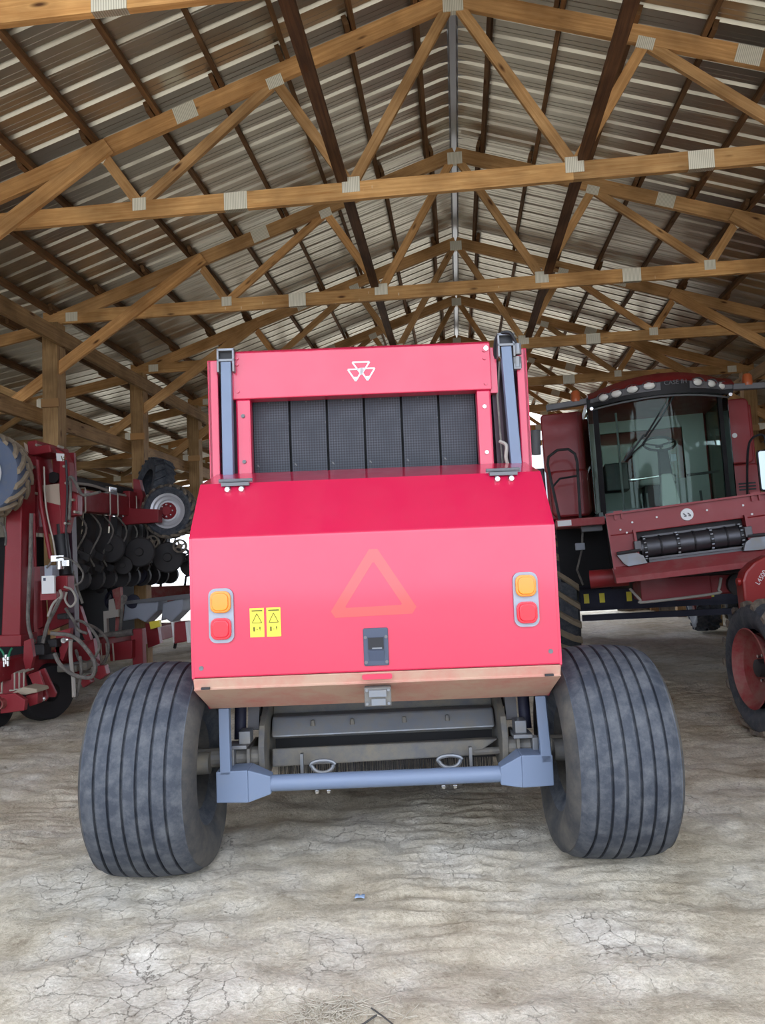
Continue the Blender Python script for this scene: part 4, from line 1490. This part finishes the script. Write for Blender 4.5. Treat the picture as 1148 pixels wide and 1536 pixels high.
# loader arm: bent plate with pins and lettering
am = MB().prism([(-.62, .90), (-.63, 1.22), (-.60, 1.30), (-.52, 1.38), (-.40, 1.44), (-.20, 1.46), (.0, 1.46), (.0, 1.25), (-.25, 1.22), (-.33, 1.14), (-.36, .90)], -.02, .16, 'y')
am.prism([(-.62, .45), (-.62, .90), (-.36, .90), (-.36, .45)], -.02, .16, 'y')
arm = am.build('loader_arm', M['bright_red'], trac, bevel=.02)
m = MB()
m.cyl((-.655, .05, 1.21), (-.60, .05, 1.21), .035, 12)
m.build('pivot_pin', M['bright_red'], arm)
tm = text_mesh('L4500', .056, .002)
tm.materials.append(M['white'])
link('lettering', tm, arm, (-.47, -.023, 1.245), (PI / 2, -.98, 0))
MB().prism(rrect(-.15, .85, .85, 1.55, .12), -1.7, -.15, 'y').build('hood', M['bright_red'], trac, bevel=.04)
MB().box(-.05, .75, -.16, -.12, .92, 1.40).build('grille', M['black'], trac)
MB().bar((.35, .1, .62), (.35, -2.9, .7), .4, .3).build('chassis', M['dark'], trac)
for x in (-.55, 1.25):
    m = MB()
    add_lug_tyre(m, .75, .42, 18, .04, (0, 0, 0), 'x', 40)
    t = m.build('rear_tyre', M['tyre'], trac, smooth=True, angle=30)
    t.location = (x, -2.6, .75)

# ------------------------------------------------------------------ folded planter along the left posts
PB = Vector((-4.7, 8.4, 0))
plan = thing('folded_planter', 'dark red folded planter with hoses, toolbar and silver-rimmed wheel by the posts', 'planter', PB)


def pb(mb, name, mat, parent=None, **k):
    return mb.build(name, mat, parent or plan, off=PB, **k)


def lug_wheel(name, c, R, w, lugs, tyre_mats, rim_mat, rim_f, yaw=0.0, hub_mat=None, parent=None):
    m = MB()
    add_lug_tyre(m, R, w, lugs, .035, (0, 0, 0), 'y', 44, slant=.6, rim=rim_f, lug_mat=1)
    t = m.build(name, tyre_mats, parent or plan, smooth=True, angle=30)
    t.location = Vector(c) - PB
    t.rotation_euler = (0, 0, yaw)
    r = R * rim_f
    rm = MB().lathe([(-w * .40, r * 1.0), (-w * .43, r * 1.06), (-w * .40, r * .93), (-w * .30, r * .86), (-w * .26, r * .72), (-w * .34, r * .62), (-w * .34, r * .30), (-w * .34, 0)], (0, 0, 0), 'y', 36)
    rm.lathe([(-w * .40, r), (w * .40, r)], (0, 0, 0), 'y', 36)
    rm.build('rim', rim_mat, t, smooth=True)
    if hub_mat is not None:
        hb = MB().lathe([(-w * .62, 0), (-w * .62, r * .26), (-w * .50, r * .38), (-w * .34, r * .52)], (0, 0, 0), 'y', 16)
        hb.build('hub', hub_mat, t, smooth=True)
        nb = MB()
        for k in range(8):
            a = 2 * PI * k / 8
            nb.cyl((r * .36 * math.cos(a), -w * .60, r * .36 * math.sin(a)), (r * .36 * math.cos(a), -w * .40, r * .36 * math.sin(a)), r * .055, 6)
        nb.build_each('wheel_nut', M['chrome'], t)
    return t


# transport wheel high on the near wing, rim just outside the picture
c = at(-22, 713, 7.15)
lug_wheel('transport_tyre', c, .45, .30, 16, [M['blue_tyre'], M['lug_dusty']], M['rim_silver'], .48, 0.10, M['rim_silver'])
# near upright of the folding frame
p0, p1 = at(24, 770, 7.5), at(18, 965, 7.5)
xl, xr = at(9, 850, 7.4).x, at(33, 850, 7.4).x
up = MB().hexa([(xl - .06, 7.4, .86), (xr - .03, 7.4, .86), (xr - .03, 7.66, .86), (xl - .06, 7.66, .86), (xl + .02, 7.4, 2.55), (xr + .01, 7.4, 2.55), (xr + .01, 7.66, 2.55), (xl + .02, 7.66, 2.55)])
upo = pb(up, 'wing_upright', M['planter_red'], bevel=.012)
pb(MB().box(xl - .08, xr, 7.37, 7.68, .80, .92), 'upright_foot', M['planter_red'], bevel=.01)
# folding tower: two cheek plates, cross head, decals
Yt = 7.75
def cheek(pts, y0, y1):
    return MB().prism([(at(x, y, Yt).x, at(x, y, Yt).z) for x, y in pts], y0, y1, 'y')
pb(cheek([(38, 668), (52, 664), (58, 700), (60, 790), (56, 800), (36, 770)], Yt - .02, Yt + .30), 'tower_cheek', M['planter_red'], bevel=.01)
pb(cheek([(86, 672), (100, 680), (107, 694), (111, 738), (120, 742), (120, 773), (108, 775), (103, 800), (97, 800), (93, 735), (93, 690)], Yt - .06, Yt + .06), 'tower_cheek', M['planter_red'], bevel=.01)
pb(cheek([(60, 676), (94, 674), (97, 735), (64, 738)], Yt + .24, Yt + .28), 'tower_web', M['planter_red'])
pb(cheek([(48, 664), (62, 662), (64, 671), (82, 668), (84, 680), (60, 684), (50, 684)], Yt - .10, Yt + .30), 'tower_head', M['planter_red'], bevel=.012)
pb(cheek([(64, 728), (94, 725), (94, 760), (68, 752)], Yt - .002, Yt + .022), 'faded_decal', M['offwhite'])
pb(cheek([(66, 752), (92, 758), (98, 800), (84, 806), (74, 800)], Yt - .03, Yt + .05), 'lower_link', M['planter_red'], bevel=.008)
d = pb(cheek([(89, 681), (101, 682), (100.5, 693), (90, 692.5)], Yt - .068, Yt - .06), 'safety_decal', M['white'])
k = MB()
for (xa, ya, xb, yb) in ((92, 684, 94, 691), (95, 686, 99, 685), (95, 690, 98, 688)):
    a_, b_ = at(xa, ya, Yt - .07), at(xb, yb, Yt - .07)
    k.bar(a_, b_, .008, .004, (0, 1, 0), uvs=False)
pb(k, 'printed_mark', M['ink'], d)
pb(cheek([(38, 664), (48, 672), (48, 682), (40, 676)], Yt - .03, Yt - .02), 'safety_decal', M['offwhite'])
bo = MB()
for x, y in ((40, 690), (50, 700), (54, 740), (44, 760), (98, 700), (101, 725), (104, 760), (100, 785), (110, 750), (114, 768), (41, 815), (42, 868), (16, 800), (90, 670), (57, 668)):
    p = at(x, y, Yt - .08)
    bo.lathe([(-.035, 0), (-.035, .014), (.06, .016)], (p.x, p.y, p.z), 'y', 8)
bo.build_each('frame_bolt', M['zinc'], plan, off=PB)
pb(MB().tube(spline([at(66, 700, 7.62), at(69, 760, 7.62), at(80, 812, 7.62), at(84, 838, 7.6)], 6), .010, 6), 'steel_pipe', M['zinc'])
pb(MB().tube(spline([at(99, 690, 7.62), at(101, 740, 7.62), at(99, 800, 7.66), at(102, 838, 7.66)], 6), .012, 6), 'hydraulic_hose', M['black'])
pb(MB().tube([at(56, 690, 7.6), at(62, 760, 7.6), at(76, 838, 7.6)], .022, 8), 'fold_rod', M['planter_red'])
pb(MB().tube([at(51, 770, 7.6), at(53, 850, 7.6)], .016, 8), 'fold_rod', M['planter_red'])
pb(MB().cyl(at(91, 802, 7.75), at(99, 862, 7.75), .075, 18), 'fold_cylinder', M['black'], smooth=True)
pb(MB().cyl(at(89, 786, 7.75), at(91, 806, 7.75), .035, 12), 'cylinder_rod', M['dark'], smooth=True)
pb(MB().bar(at(106, 770, 7.9), at(112, 960, 7.9), .07, .10, (0, 1, 0)), 'tower_leg', M['purple_dark'])
pb(MB().bar(at(57, 850, 7.95), at(62, 960, 7.95), .10, .10, (0, 1, 0)), 'tower_leg', M['planter_red'])
# wing toolbar: runs back from the tower, with U-bolts
ta, tb_ = Vector((-4.55, 7.85, 2.36)), Vector((-4.60, 11.2, 2.42))
bar_o = pb(MB().bar(ta, tb_, .18, .25), 'wing_toolbar', M['planter_red'], bevel=.01)
bar_o['label'] = 'dark red wing toolbar'
for yy in (8.15, 8.35, 9.0, 9.22, 9.8):
    f = (yy - ta.y) / (tb_.y - ta.y)
    cx, cz = ta.x + (tb_.x - ta.x) * f, ta.z + (tb_.z - ta.z) * f
    u = [(cx - .10, yy, cz + .14), (cx + .10, yy, cz + .145), (cx + .105, yy, cz + .13), (cx + .105, yy, cz - .13), (cx + .09, yy, cz - .15)]
    pb(MB().tube(u, .010, 6), 'u_bolt', M['zinc'], bar_o)
pb(MB().tube([Vector((-4.62, 7.95, 2.60)), Vector((-4.60, 9.0, 2.60)), Vector((-4.66, 10.4, 2.62))], .065, 12), 'air_duct', M['dark'], smooth=True)
pb(MB().tube(spline([(-4.52, 7.95, 2.54), (-4.50, 8.6, 2.57), (-4.53, 9.4, 2.53), (-4.55, 10.2, 2.58)]), .018, 6), 'hydraulic_hose', M['palehose'])
pb(MB().box(-4.58, -4.46, 9.0, 9.2, 2.50, 2.60), 'hose_clamp', M['chrome'], bevel=.01)
# gauge wheels carried at the end of the wing
gc = at(255, 767, 9.9)
lug_wheel('gauge_tyre', gc, .375, .24, 18, [M['tyre'], M['tyre_dusty']], M['rim_silver'], .60, .05, M['planter_red'])
a0, a1 = at(168, 775, 9.7), at(244, 776, 9.7)
ar = MB()
for w_ in (0,):
    q = [at(166, 790, 9.7), at(168, 768, 9.7), at(200, 763, 9.7), at(243, 765, 9.7), at(243, 784, 9.7), at(200, 787, 9.7)]
    ar.prism([(p.x, p.z) for p in q], 9.58, 9.72, 'y')
pb(ar, 'wheel_arm', M['planter_red'], bevel=.008)
q = [at(176, 738, 9.7), at(199, 737, 9.7), at(200, 768, 9.7), at(177, 768, 9.7)]
pb(MB().prism([(p.x, p.z) for p in q], 9.60, 9.85, 'y'), 'arm_bracket', M['planter_red'], bevel=.008)
m = MB()
for x, y in ((187, 742), (187, 757), (180, 760), (186, 773), (172, 775)):
    p = at(x, y, 9.57)
    m.cyl((p.x, 9.55, p.z), (p.x, 9.60, p.z), .018, 8)
m.build_each('arm_bolt', M['chrome'], plan, off=PB)
q = [at(202, 719, 10.0), at(211, 720, 10.0), at(217, 745, 10.0), at(212, 765, 10.0), at(204, 760, 10.0)]
pb(MB().prism([(p.x, p.z) for p in q], 9.95, 10.05, 'y'), 'wheel_bracket', M['planter_red'])
m = MB()
add_lug_tyre(m, .42, .30, 20, .02, (0, 0, 0), 'x', 40, rim=.55)
t2 = m.build('gauge_tyre', M['tyre'], plan, smooth=True, angle=30)
t2.location = at(231, 730, 10.4) - PB
t2.rotation_euler = (0, .22, .75)
# row units hanging below the wing: opener discs, closing wheels, shanks, hoppers
random.seed(5)
def disc(name, c, r, mat, th=.02, yaw=0.0, parent=None, hub=True, rimw=None):
    m = MB()
    if rimw:
        m.lathe([(-th, r - rimw), (-th * 1.2, r), (th * 1.2, r), (th, r - rimw), (-th, r - rimw)], (0, 0, 0), 'y', 28)
        m.lathe([(-th, 0), (-th, r * .35), (th, r * .35), (th, 0)], (0, 0, 0), 'y', 14)
        for k in range(4):
            a = k * PI / 2 + .4
            m.bar((0, 0, 0), ((r - rimw) * math.cos(a), 0, (r - rimw) * math.sin(a)), .02, .02, (0, 1, 0), uvs=False)
    else:
        m.lathe([(-th * 2, 0), (-th * 2, r * .25), (-th, r * .3), (-th * .6, r * .92), (0, r), (th * .6, r * .92), (th, 0)], (0, 0, 0), 'y', 28)
    o = m.build(name, mat, parent or plan, smooth=True)
    o.location = Vector(c) - PB
    o.rotation_euler = (0, 0, yaw)
    return o


for i, (x, y, Y, r) in enumerate([(165, 822, 9.1, .19), (210, 828, 9.5, .195), (252, 836, 9.9, .21), (120, 826, 8.7, .18), (287, 848, 10.4, .16), (185, 848, 9.4, .12), (140, 850, 9.0, .15), (232, 800, 10.3, .15)]):
    disc('opener_disc', at(x, y, Y), r, M['dark'], .03, random.uniform(-.2, .3))
for x, y in ((229, 813), (270, 819)):
    disc('closing_wheel', at(x, y, 9.85), .092, M['tyre_dusty'], .03, .1, rimw=.02)
for x, y, Y in ((275, 833, 10.2), (200, 850, 10.1), (155, 850, 9.7), (128, 800, 9.3)):
    disc('closing_wheel', at(x, y, Y), .10, M['dark'], .03, .1, rimw=.025)
for i in range(9):
    Y = 8.5 + i * .34
    xx = -4.62 - .03 * random.random()
    m = MB()
    m.bar((xx, Y, 2.25), (xx - .05, Y, 1.75), .10, .14, (0, 1, 0), uvs=False)
    m.bar((xx - .05, Y, 1.80), (xx + .16, Y, 1.70), .05, .08, uvs=False)
    m.bar((xx - .05, Y, 1.65), (xx + .14, Y, 1.56), .05, .08, uvs=False)
    m.box(xx - .12, xx + .05, Y - .10, Y + .10, 1.50, 1.75)
    m.lathe([(-.03, .14), (.03, .14), (.03, 0), (-.03, 0)], (xx + .02, Y + .02, 1.46), 'y', 16)
    ru = pb(m, 'row_unit', M['dark'])
    pb(MB().tube(spline([(xx, Y - .08, 2.3), (xx + .18, Y - .1, 2.05), (xx + .05, Y - .12, 1.75), (xx + .10, Y - .12, 1.6)], 5), .012, 5), 'seed_hose', M['hose'], ru)
for i in range(16):
    x, y = random.uniform(118, 205), random.uniform(852, 905)
    disc('seed_disc', at(x, y, 10.2 + .3 * random.random()), random.uniform(.07, .15), random.choice([M['dark'], M['black'], M['navy']]), .025, random.uniform(-.3, .3), rimw=None if i % 3 else .025)
# valve block and document box on the near frame
pb(MB().box(*(lambda a, b: (a.x, b.x, 7.45, 7.60, b.z, a.z))(at(70, 848, 7.5), at(82, 866, 7.5))), 'valve_block', M['grey'], bevel=.01)
vb = MB()
pa = at(90, 845, 7.5)
vb.lathe([(-.06, .04), (.06, .04), (.06, 0), (-.06, 0)], (pa.x, 7.5, pa.z), 'z', 12)
vb.box(pa.x - .055, pa.x + .04, 7.42, 7.5, pa.z + .02, pa.z + .08)
vb.box(pa.x + .05, pa.x + .10, 7.45, 7.5, pa.z - .03, pa.z + .03)
pb(vb, 'valve', M['chrome'])
a_, b_ = at(64, 864, 7.42), at(83, 890, 7.42)
tg = pb(MB().box(a_.x, b_.x, 7.40, 7.43, b_.z, a_.z), 'document_tag', M['white'])
pb(MB().box(a_.x + .02, a_.x + .045, 7.396, 7.402, a_.z - .05, a_.z - .02), 'printed_mark', M['plastic'], tg)
a_, b_ = at(66, 888, 7.5), at(90, 899, 7.5)
pb(MB().box(a_.x, b_.x, 7.43, 7.60, b_.z, a_.z), 'tag_shelf', M['planter_red'])
pb(MB().box(*(lambda a, b: (a.x, b.x, 7.55, 7.70, b.z, a.z))(at(86, 864, 7.6), at(105, 886, 7.6))), 'valve_cover', M['planter_red'], bevel=.01)
# plates and links of the centre frame
def pxprism(pts, Y, th, name, mat, **k):
    return pb(MB().prism([(at(x, y, Y).x, at(x, y, Y).z) for x, y in pts], Y, Y + th, 'y'), name, mat, **k)
pxprism([(36, 962), (46, 958), (50, 985), (44, 1010), (40, 1012), (35, 990)], 7.25, .05, 'hinge_link', M['planter_red'])
pxprism([(84, 948), (106, 942), (104, 965), (94, 992), (84, 982)], 7.7, .06, 'pivot_plate', M['planter_red'])
p = at(98, 960, 7.68)
pb(MB().cyl((p.x, 7.64, p.z), (p.x, 7.72, p.z), .03, 12), 'pivot_pin', M['chrome'])
pxprism([(42, 1012), (58, 1006), (72, 1046), (68, 1052), (60, 1051)], 7.2, .03, 'mounting_ear', M['planter_red'], bevel=.006)
pxprism([(57, 1006), (66, 1002), (84, 1040), (82, 1046), (74, 1046)], 7.35, .03, 'mounting_ear', M['planter_red'], bevel=.006)
p = at(64, 1048, 7.18)
pb(MB().cyl((p.x, 7.14, p.z), (p.x, 7.20, p.z), .028, 12), 'pivot_pin', M['chrome'])
pxprism([(52, 872), (62, 872), (64, 940), (56, 944)], 7.85, .08, 'side_bracket', M['planter_red'])
pxprism([(112, 905), (120, 910), (136, 960), (128, 962), (114, 930)], 8.1, .06, 'side_bracket', M['planter_red'])
pxprism([(70, 880), (104, 876), (112, 930), (74, 946)], 8.0, .10, 'centre_panel', M['planter_red'])
pxprism([(100, 965), (140, 958), (146, 1000), (120, 1012), (100, 1005)], 8.2, .08, 'lower_panel', M['planter_red'])
# low toolbar running back from the near corner, U-bolts and red couplers under it
la, lb = Vector((-4.72, 6.95, .60)), Vector((-4.58, 11.6, .62))
lt_o = pb(MB().bar(la, lb, .20, .20), 'low_toolbar', M['planter_red'], bevel=.01)
fa, fb = at(-30, 1035, 7.05), at(40, 1020, 7.25)
pb(MB().bar(fa, fb, .12, .20), 'front_toolbar', M['planter_red'], bevel=.01)
for x in (3, 22, 29, 36):
    pt, pbm = at(x, 1012 - x * .1, 7.0), at(x, 1040 - x * .2, 7.0)
    pb(MB().tube([pt + Vector((0, .16, .01)), pt, pbm, pbm + Vector((-.05, 0, 0))], .010, 6), 'u_bolt', M['zinc'], lt_o)
for x in (168, 158, 150):
    pt, pbm = at(x + 1, 965, 8.9), at(x + 3, 992, 8.9)
    pb(MB().tube([pt, pbm], .010, 6), 'u_bolt', M['zinc'], lt_o)
pxprism([(0, 1042), (22, 1040), (38, 1050), (36, 1066), (0, 1071)], 6.85, .06, 'coupler_plate', M['planter_red'], bevel=.01)
for (x, y) in ((2, 1055),):
    p = at(x, y, 6.84)
    pb(MB().lathe([(6.80, .03), (6.79, .05), (6.86, .055)], (p.x, 0, p.z), 'y', 16), 'coupler_ring', M['rim_red'])
p = at(38, 1035, 7.0)
pb(MB().prism([(at(x, y, 7.0).x, at(x, y, 7.0).z) for x, y in ((18, 1040), (36, 1030), (56, 1033), (58, 1038), (40, 1042))], 6.98, 7.2, 'y'), 'dusty_cap', M['clay'], bevel=.01)
pxprism([(38, 1044), (57, 1036), (56, 1056), (44, 1060)], 7.02, .1, 'coupler_plate', M['planter_red'], bevel=.008)
for x, y in ((9, 996), (6, 1000), (12, 999)):
    p = at(x, y, 7.0)
    pb(MB().lathe([(0, .014), (.05, .014), (.06, .02), (.09, .02)], p, 'z', 8), 'hose_coupling', M['chrome'])
pb(MB().tube(spline([at(8, 992, 7.0), at(4, 978, 7.0), at(-4, 970, 7.0)], 5), .010, 6), 'green_hose', paint('green_hose', (.01, .22, .10), .5))
pb(MB().tube(spline([at(12, 994, 7.0), at(14, 980, 7.0), at(18, 972, 7.0)], 5), .010, 6), 'green_hose', bpy.data.materials['green_hose'])
# press wheel low down on the near corner
m = MB()
m.lathe([(-.11, .10), (-.13, .20), (-.12, .27), (-.06, .30), (.06, .30), (.12, .27), (.13, .20), (.11, .10)], (0, 0, 0), 'x', 32, closed=True)
pw = m.build('press_tyre', M['black'], plan, smooth=True)
pw.location = Vector((-4.62, 7.75, .28)) - PB
pw.rotation_euler = (0, 0, -.5)
m = MB()
m.lathe([(-.11, .10), (-.13, .20), (-.12, .25), (-.06, .27), (.06, .27), (.12, .25), (.13, .20), (.11, .10)], (0, 0, 0), 'x', 32, closed=True)
pw = m.build('press_tyre', M['black'], plan, smooth=True)
pw.location = Vector((-4.98, 7.35, .25)) - PB
# far end of the low toolbar: red upright post, hopper bins
pxprism([(195, 944), (213, 943), (215, 1008), (200, 1010)], 9.3, .12, 'end_stand', M['planter_red'], bevel=.01)
pxprism([(163, 966), (198, 960), (198, 988), (165, 992)], 9.2, .15, 'end_beam', M['planter_red'], bevel=.01)
pb(MB().tube([at(150, 955, 9.3), at(200, 948, 9.3)], .045, 10), 'end_tube', M['hose'], smooth=True)
pxprism([(224, 933), (239, 930), (240, 940), (226, 944)], 9.9, .06, 'yellow_reflector', M['yellow'])
pxprism([(218, 935), (236, 938), (240, 965), (222, 972)], 10.0, .1, 'lamp_bracket', M['planter_red'])
pxprism([(258, 934), (278, 932), (282, 962), (260, 966)], 9.6, .22, 'fertiliser_box', M['planter_red'], bevel=.02)
for x in (257, 278):
    pxprism([(x, 933), (x + 3.5, 933), (x + 7 if x > 260 else x + 4, 964), (x + 3, 964)], 9.57, .28, 'box_strap', M['white'])
for x0, x1, dx in ((187, 238, 0), (244, 276, 4)):
    pxprism([(x0, 905), (x1, 900 - dx), (x1 - 2, 916), (x1 - 20, 934), (x1 - 32 if x1 < 240 else x1 - 28, 928), (x0 - 3, 932)], 10.3, .35, 'seed_hopper', M['grey'], bevel=.02)
pxprism([(184, 902), (290, 890), (290, 897), (184, 907)], 10.25, .4, 'hopper_lid', M['midgrey'])
pxprism([(168, 885), (180, 880), (182, 915), (176, 960), (172, 962), (174, 915)], 9.5, .08, 'marker_arm', M['rim_red'])
pb(MB().tube(spline([at(185, 905, 9.45), at(189, 897, 9.45), at(184, 895, 9.45), at(183, 912, 9.45), at(180, 945, 9.45), at(174, 965, 9.45)], 5), .02, 6), 'hydraulic_hose', M['hose'])
pxprism([(155, 917), (178, 914), (178, 925), (160, 928), (161, 950), (156, 950)], 9.4, .06, 'pale_bracket', M['palehose'])
pxprism([(163, 900), (172, 897), (174, 916), (163, 917)], 9.5, .1, 'pale_bracket', M['palehose'])
# hydraulic hoses looping about the centre frame
HOSES = [
    ([(47, 770), (45, 850), (42, 925), (47, 955), (52, 962)], 7.38, .024, 'hose'),
    ([(104, 780), (106, 730), (104, 717), (110, 718), (122, 740), (132, 742), (150, 738)], 7.6, .020, 'hose'),
    ([(76, 950), (110, 955), (135, 980), (143, 1000), (136, 1016), (110, 1012), (90, 996), (82, 980)], 7.4, .026, 'hose'),
    ([(106, 960), (106, 985), (110, 1020), (111, 1046)], 7.5, .026, 'palehose'),
    ([(120, 985), (122, 1005), (116, 1040), (112, 1048)], 7.55, .022, 'hose'),
    ([(64, 965), (72, 935), (82, 915), (90, 898)], 7.45, .026, 'hose'),
    ([(72, 925), (80, 905), (92, 895), (90, 885)], 7.4, .018, 'palehose'),
    ([(96, 880), (108, 885), (114, 900), (106, 910), (98, 900), (100, 888)], 7.4, .014, 'palehose'),
    ([(70, 852), (80, 840), (92, 836), (110, 842), (124, 858), (122, 872), (112, 878)], 7.4, .012, 'hose'),
    ([(112, 930), (128, 935), (145, 955), (148, 975), (135, 992), (120, 990), (114, 975)], 7.9, .020, 'hose'),
    ([(120, 935), (140, 940), (158, 955), (163, 972), (158, 990), (150, 1000)], 8.3, .022, 'hose'),
    ([(98, 912), (110, 930), (118, 945), (130, 950)], 7.7, .020, 'hose'),
    ([(0, 784), (6, 790), (9, 805), (8, 818)], 7.1, .014, 'hose'),
    ([(100, 780), (102, 820), (112, 870), (124, 905)], 7.85, .018, 'hose'),
    ([(130, 935), (140, 962), (150, 985), (155, 1000)], 8.4, .014, 'palehose'),
]
for pts, Y, r, mt in HOSES:
    P_ = [at(x, y, Y + .05 * math.sin(i * 1.7)) for i, (x, y) in enumerate(pts)]
    pb(MB().tube(spline(P_, 6), r * .8, 7), 'hydraulic_hose', M[mt], smooth=True)
for (x, y, w, h, Y) in ((78, 965, 14, 12, 7.6), (58, 975, 16, 16, 7.5), (68, 985, 30, 8, 7.6), (86, 975, 10, 20, 7.7), (118, 1000, 24, 12, 7.8), (100, 1003, 30, 10, 7.7), (150, 1008, 14, 8, 8.1), (60, 960, 10, 12, 7.6), (92, 925, 14, 8, 7.7), (130, 1005, 20, 10, 7.9)):
    a_, b_ = at(x - w / 2, y - h / 2, Y), at(x + w / 2, y + h / 2, Y)
    pb(MB().box(a_.x, b_.x, Y, Y + .15, b_.z, a_.z), 'manifold', random.choice([M['dark'], M['frame_grey'], M['planter_red'], M['dark']]), bevel=.012)
pxprism([(138, 1000), (156, 998), (160, 1012), (150, 1020), (140, 1016)], 8.0, .1, 'coupler_plate', M['planter_red'], bevel=.008)
pxprism([(118, 1018), (132, 1012), (136, 1024), (124, 1032)], 7.8, .1, 'coupler_plate', M['planter_red'], bevel=.008)
pb(MB().box(-6.3, -5.3, 8.6, 12.0, .35, 2.0), 'dark_filler_block', M['shade_black'], bevel=.05)  # added black block in place of the deep shade behind the row units

# ------------------------------------------------------------------ low rusty implement far back under the lean-to
ri = thing('tillage_implement', 'low rusty brown implement frame standing beyond the planter under the lean-to', 'implement', (-6.0, 14.2, 0))
MB().bar((-.9, 0, .85), (.85, 0, .92), .16, .18).build('frame_beam', M['rim_red'], ri)
MB().bar((-.9, .7, .85), (.85, .7, .92), .16, .18).build('frame_beam', M['rim_red'], ri)
MB().prism(rrect(-.75, .75, .95, 1.22, .1), .1, .6, 'y').build('weight_box', M['rim_red'], ri, bevel=.03)
for x in (-.6, -.1, .4):
    MB().tube(spline([(x, 0, .85), (x + .05, -.15, .6), (x, -.1, .3), (x, -.25, .06)], 5), .03, 6).build('tine', M['dark'], ri)
    MB().tube([(x, .35, 1.2), (x + .03, .35, 1.40), (x + .12, .35, 1.42)], .025, 6).build('lever', M['dark'], ri)
for x in (-.95, .9):
    m = MB()
    add_lug_tyre(m, .40, .22, 14, .03, (0, 0, 0), 'x', 32)
    t = m.build('support_tyre', M['tyre'], ri, smooth=True, angle=30)
    t.location = (x + (.0 if x > 0 else -.05), .35, .40)
MB().bar((-.95, .35, .45), (.9, .35, .45), .08, .1).build('axle', M['dark'], ri)

def gp(x, y, z=0.012):
    d = FWD + RIGHT * ((x - 574) / F_PX) - UP * ((y - 768) / F_PX)
    t = (z - CAM_H) / d.z
    p = Vector((CAM_X, 0, CAM_H)) + d * t
    return Vector((p.x, p.y, gz(p.x, p.y) + z))
# ------------------------------------------------------------------ litter on the ground
random.seed(9)
st = MB()
SC = gp(500, 1506)
for i in range(240):
    ang = random.uniform(0, PI)
    g_ = (random.gauss(SC.x, .10), random.gauss(SC.y, .05))
    L = random.uniform(.02, .07)
    z = gz(*g_) + random.uniform(.003, .012)
    st.bar((g_[0] - L * math.cos(ang) / 2, g_[1] - L * math.sin(ang) / 2, z), (g_[0] + L * math.cos(ang) / 2, g_[1] + L * math.sin(ang) / 2, z + random.uniform(-.004, .006)), .0022, .0018, uvs=False)
tag(st.build('dry_straw', M['straw']), 'scatter of dry straw bits on the bare ground', 'straw', kind='stuff')
tag(MB().tube([gp(522, 1529), gp(545, 1523), gp(565, 1514)], .0035, 5).build('twig', M['twig']), 'dark straight twig lying on the straw litter', 'twig')
tag(MB().tube([gp(557, 1505), gp(575, 1519), gp(590, 1531)], .0028, 5).build('twig', M['twig']), 'thin crooked twig crossing the other twig', 'twig')
c0 = gp(540, 1338)
sc_ = MB()
vs, fs = [], []
for j in range(4):
    for i in range(5):
        vs.append((c0.x - .022 + .011 * i, c0.y - .02 + .012 * j, c0.z + .004 + .008 * random.random()))
for j in range(3):
    for i in range(4):
        a = j * 5 + i
        fs.append((a, a + 1, a + 6, a + 5))
sc_.add(vs, fs)
so = sc_.build('plastic_scrap', M['scrap'], smooth=True)
sd = so.modifiers.new('thick', 'SOLIDIFY')
sd.thickness = .002
tag(so, 'small crumpled scrap of pale blue plastic on the ground', 'scrap')

random.seed(21)
cl = MB()
for (cx, cy, sx, sy, n) in ((95, 1290, 40, 14, 26), (215, 1322, 60, 6, 16), (960, 1292, 60, 6, 16), (620, 1260, 240, 25, 30), (600, 1440, 420, 40, 40)):
    if n != 40:
        continue
    for i in range(n * 2):
        p = gp(random.gauss(cx, sx), random.gauss(cy, sy), 0.001)
        r = random.uniform(.006, .016) if n < 30 else random.uniform(.003, .009)
        vs = [p + Vector((r * random.uniform(.7, 1.3) * a, r * random.uniform(.7, 1.3) * b, r * .7 * c_)) for a, b, c_ in ((1, 0, 0), (-1, 0, 0), (0, 1, 0), (0, -1, 0), (0, 0, 1), (0, 0, -1))]
        cl.add(vs, [(0, 2, 4), (2, 1, 4), (1, 3, 4), (3, 0, 4), (2, 0, 5), (1, 2, 5), (3, 1, 5), (0, 3, 5)])
tag(cl.build('clay_clods', M['clay']), 'loose crumbs of dry clay strewn around the baler wheels', 'clay', kind='stuff')
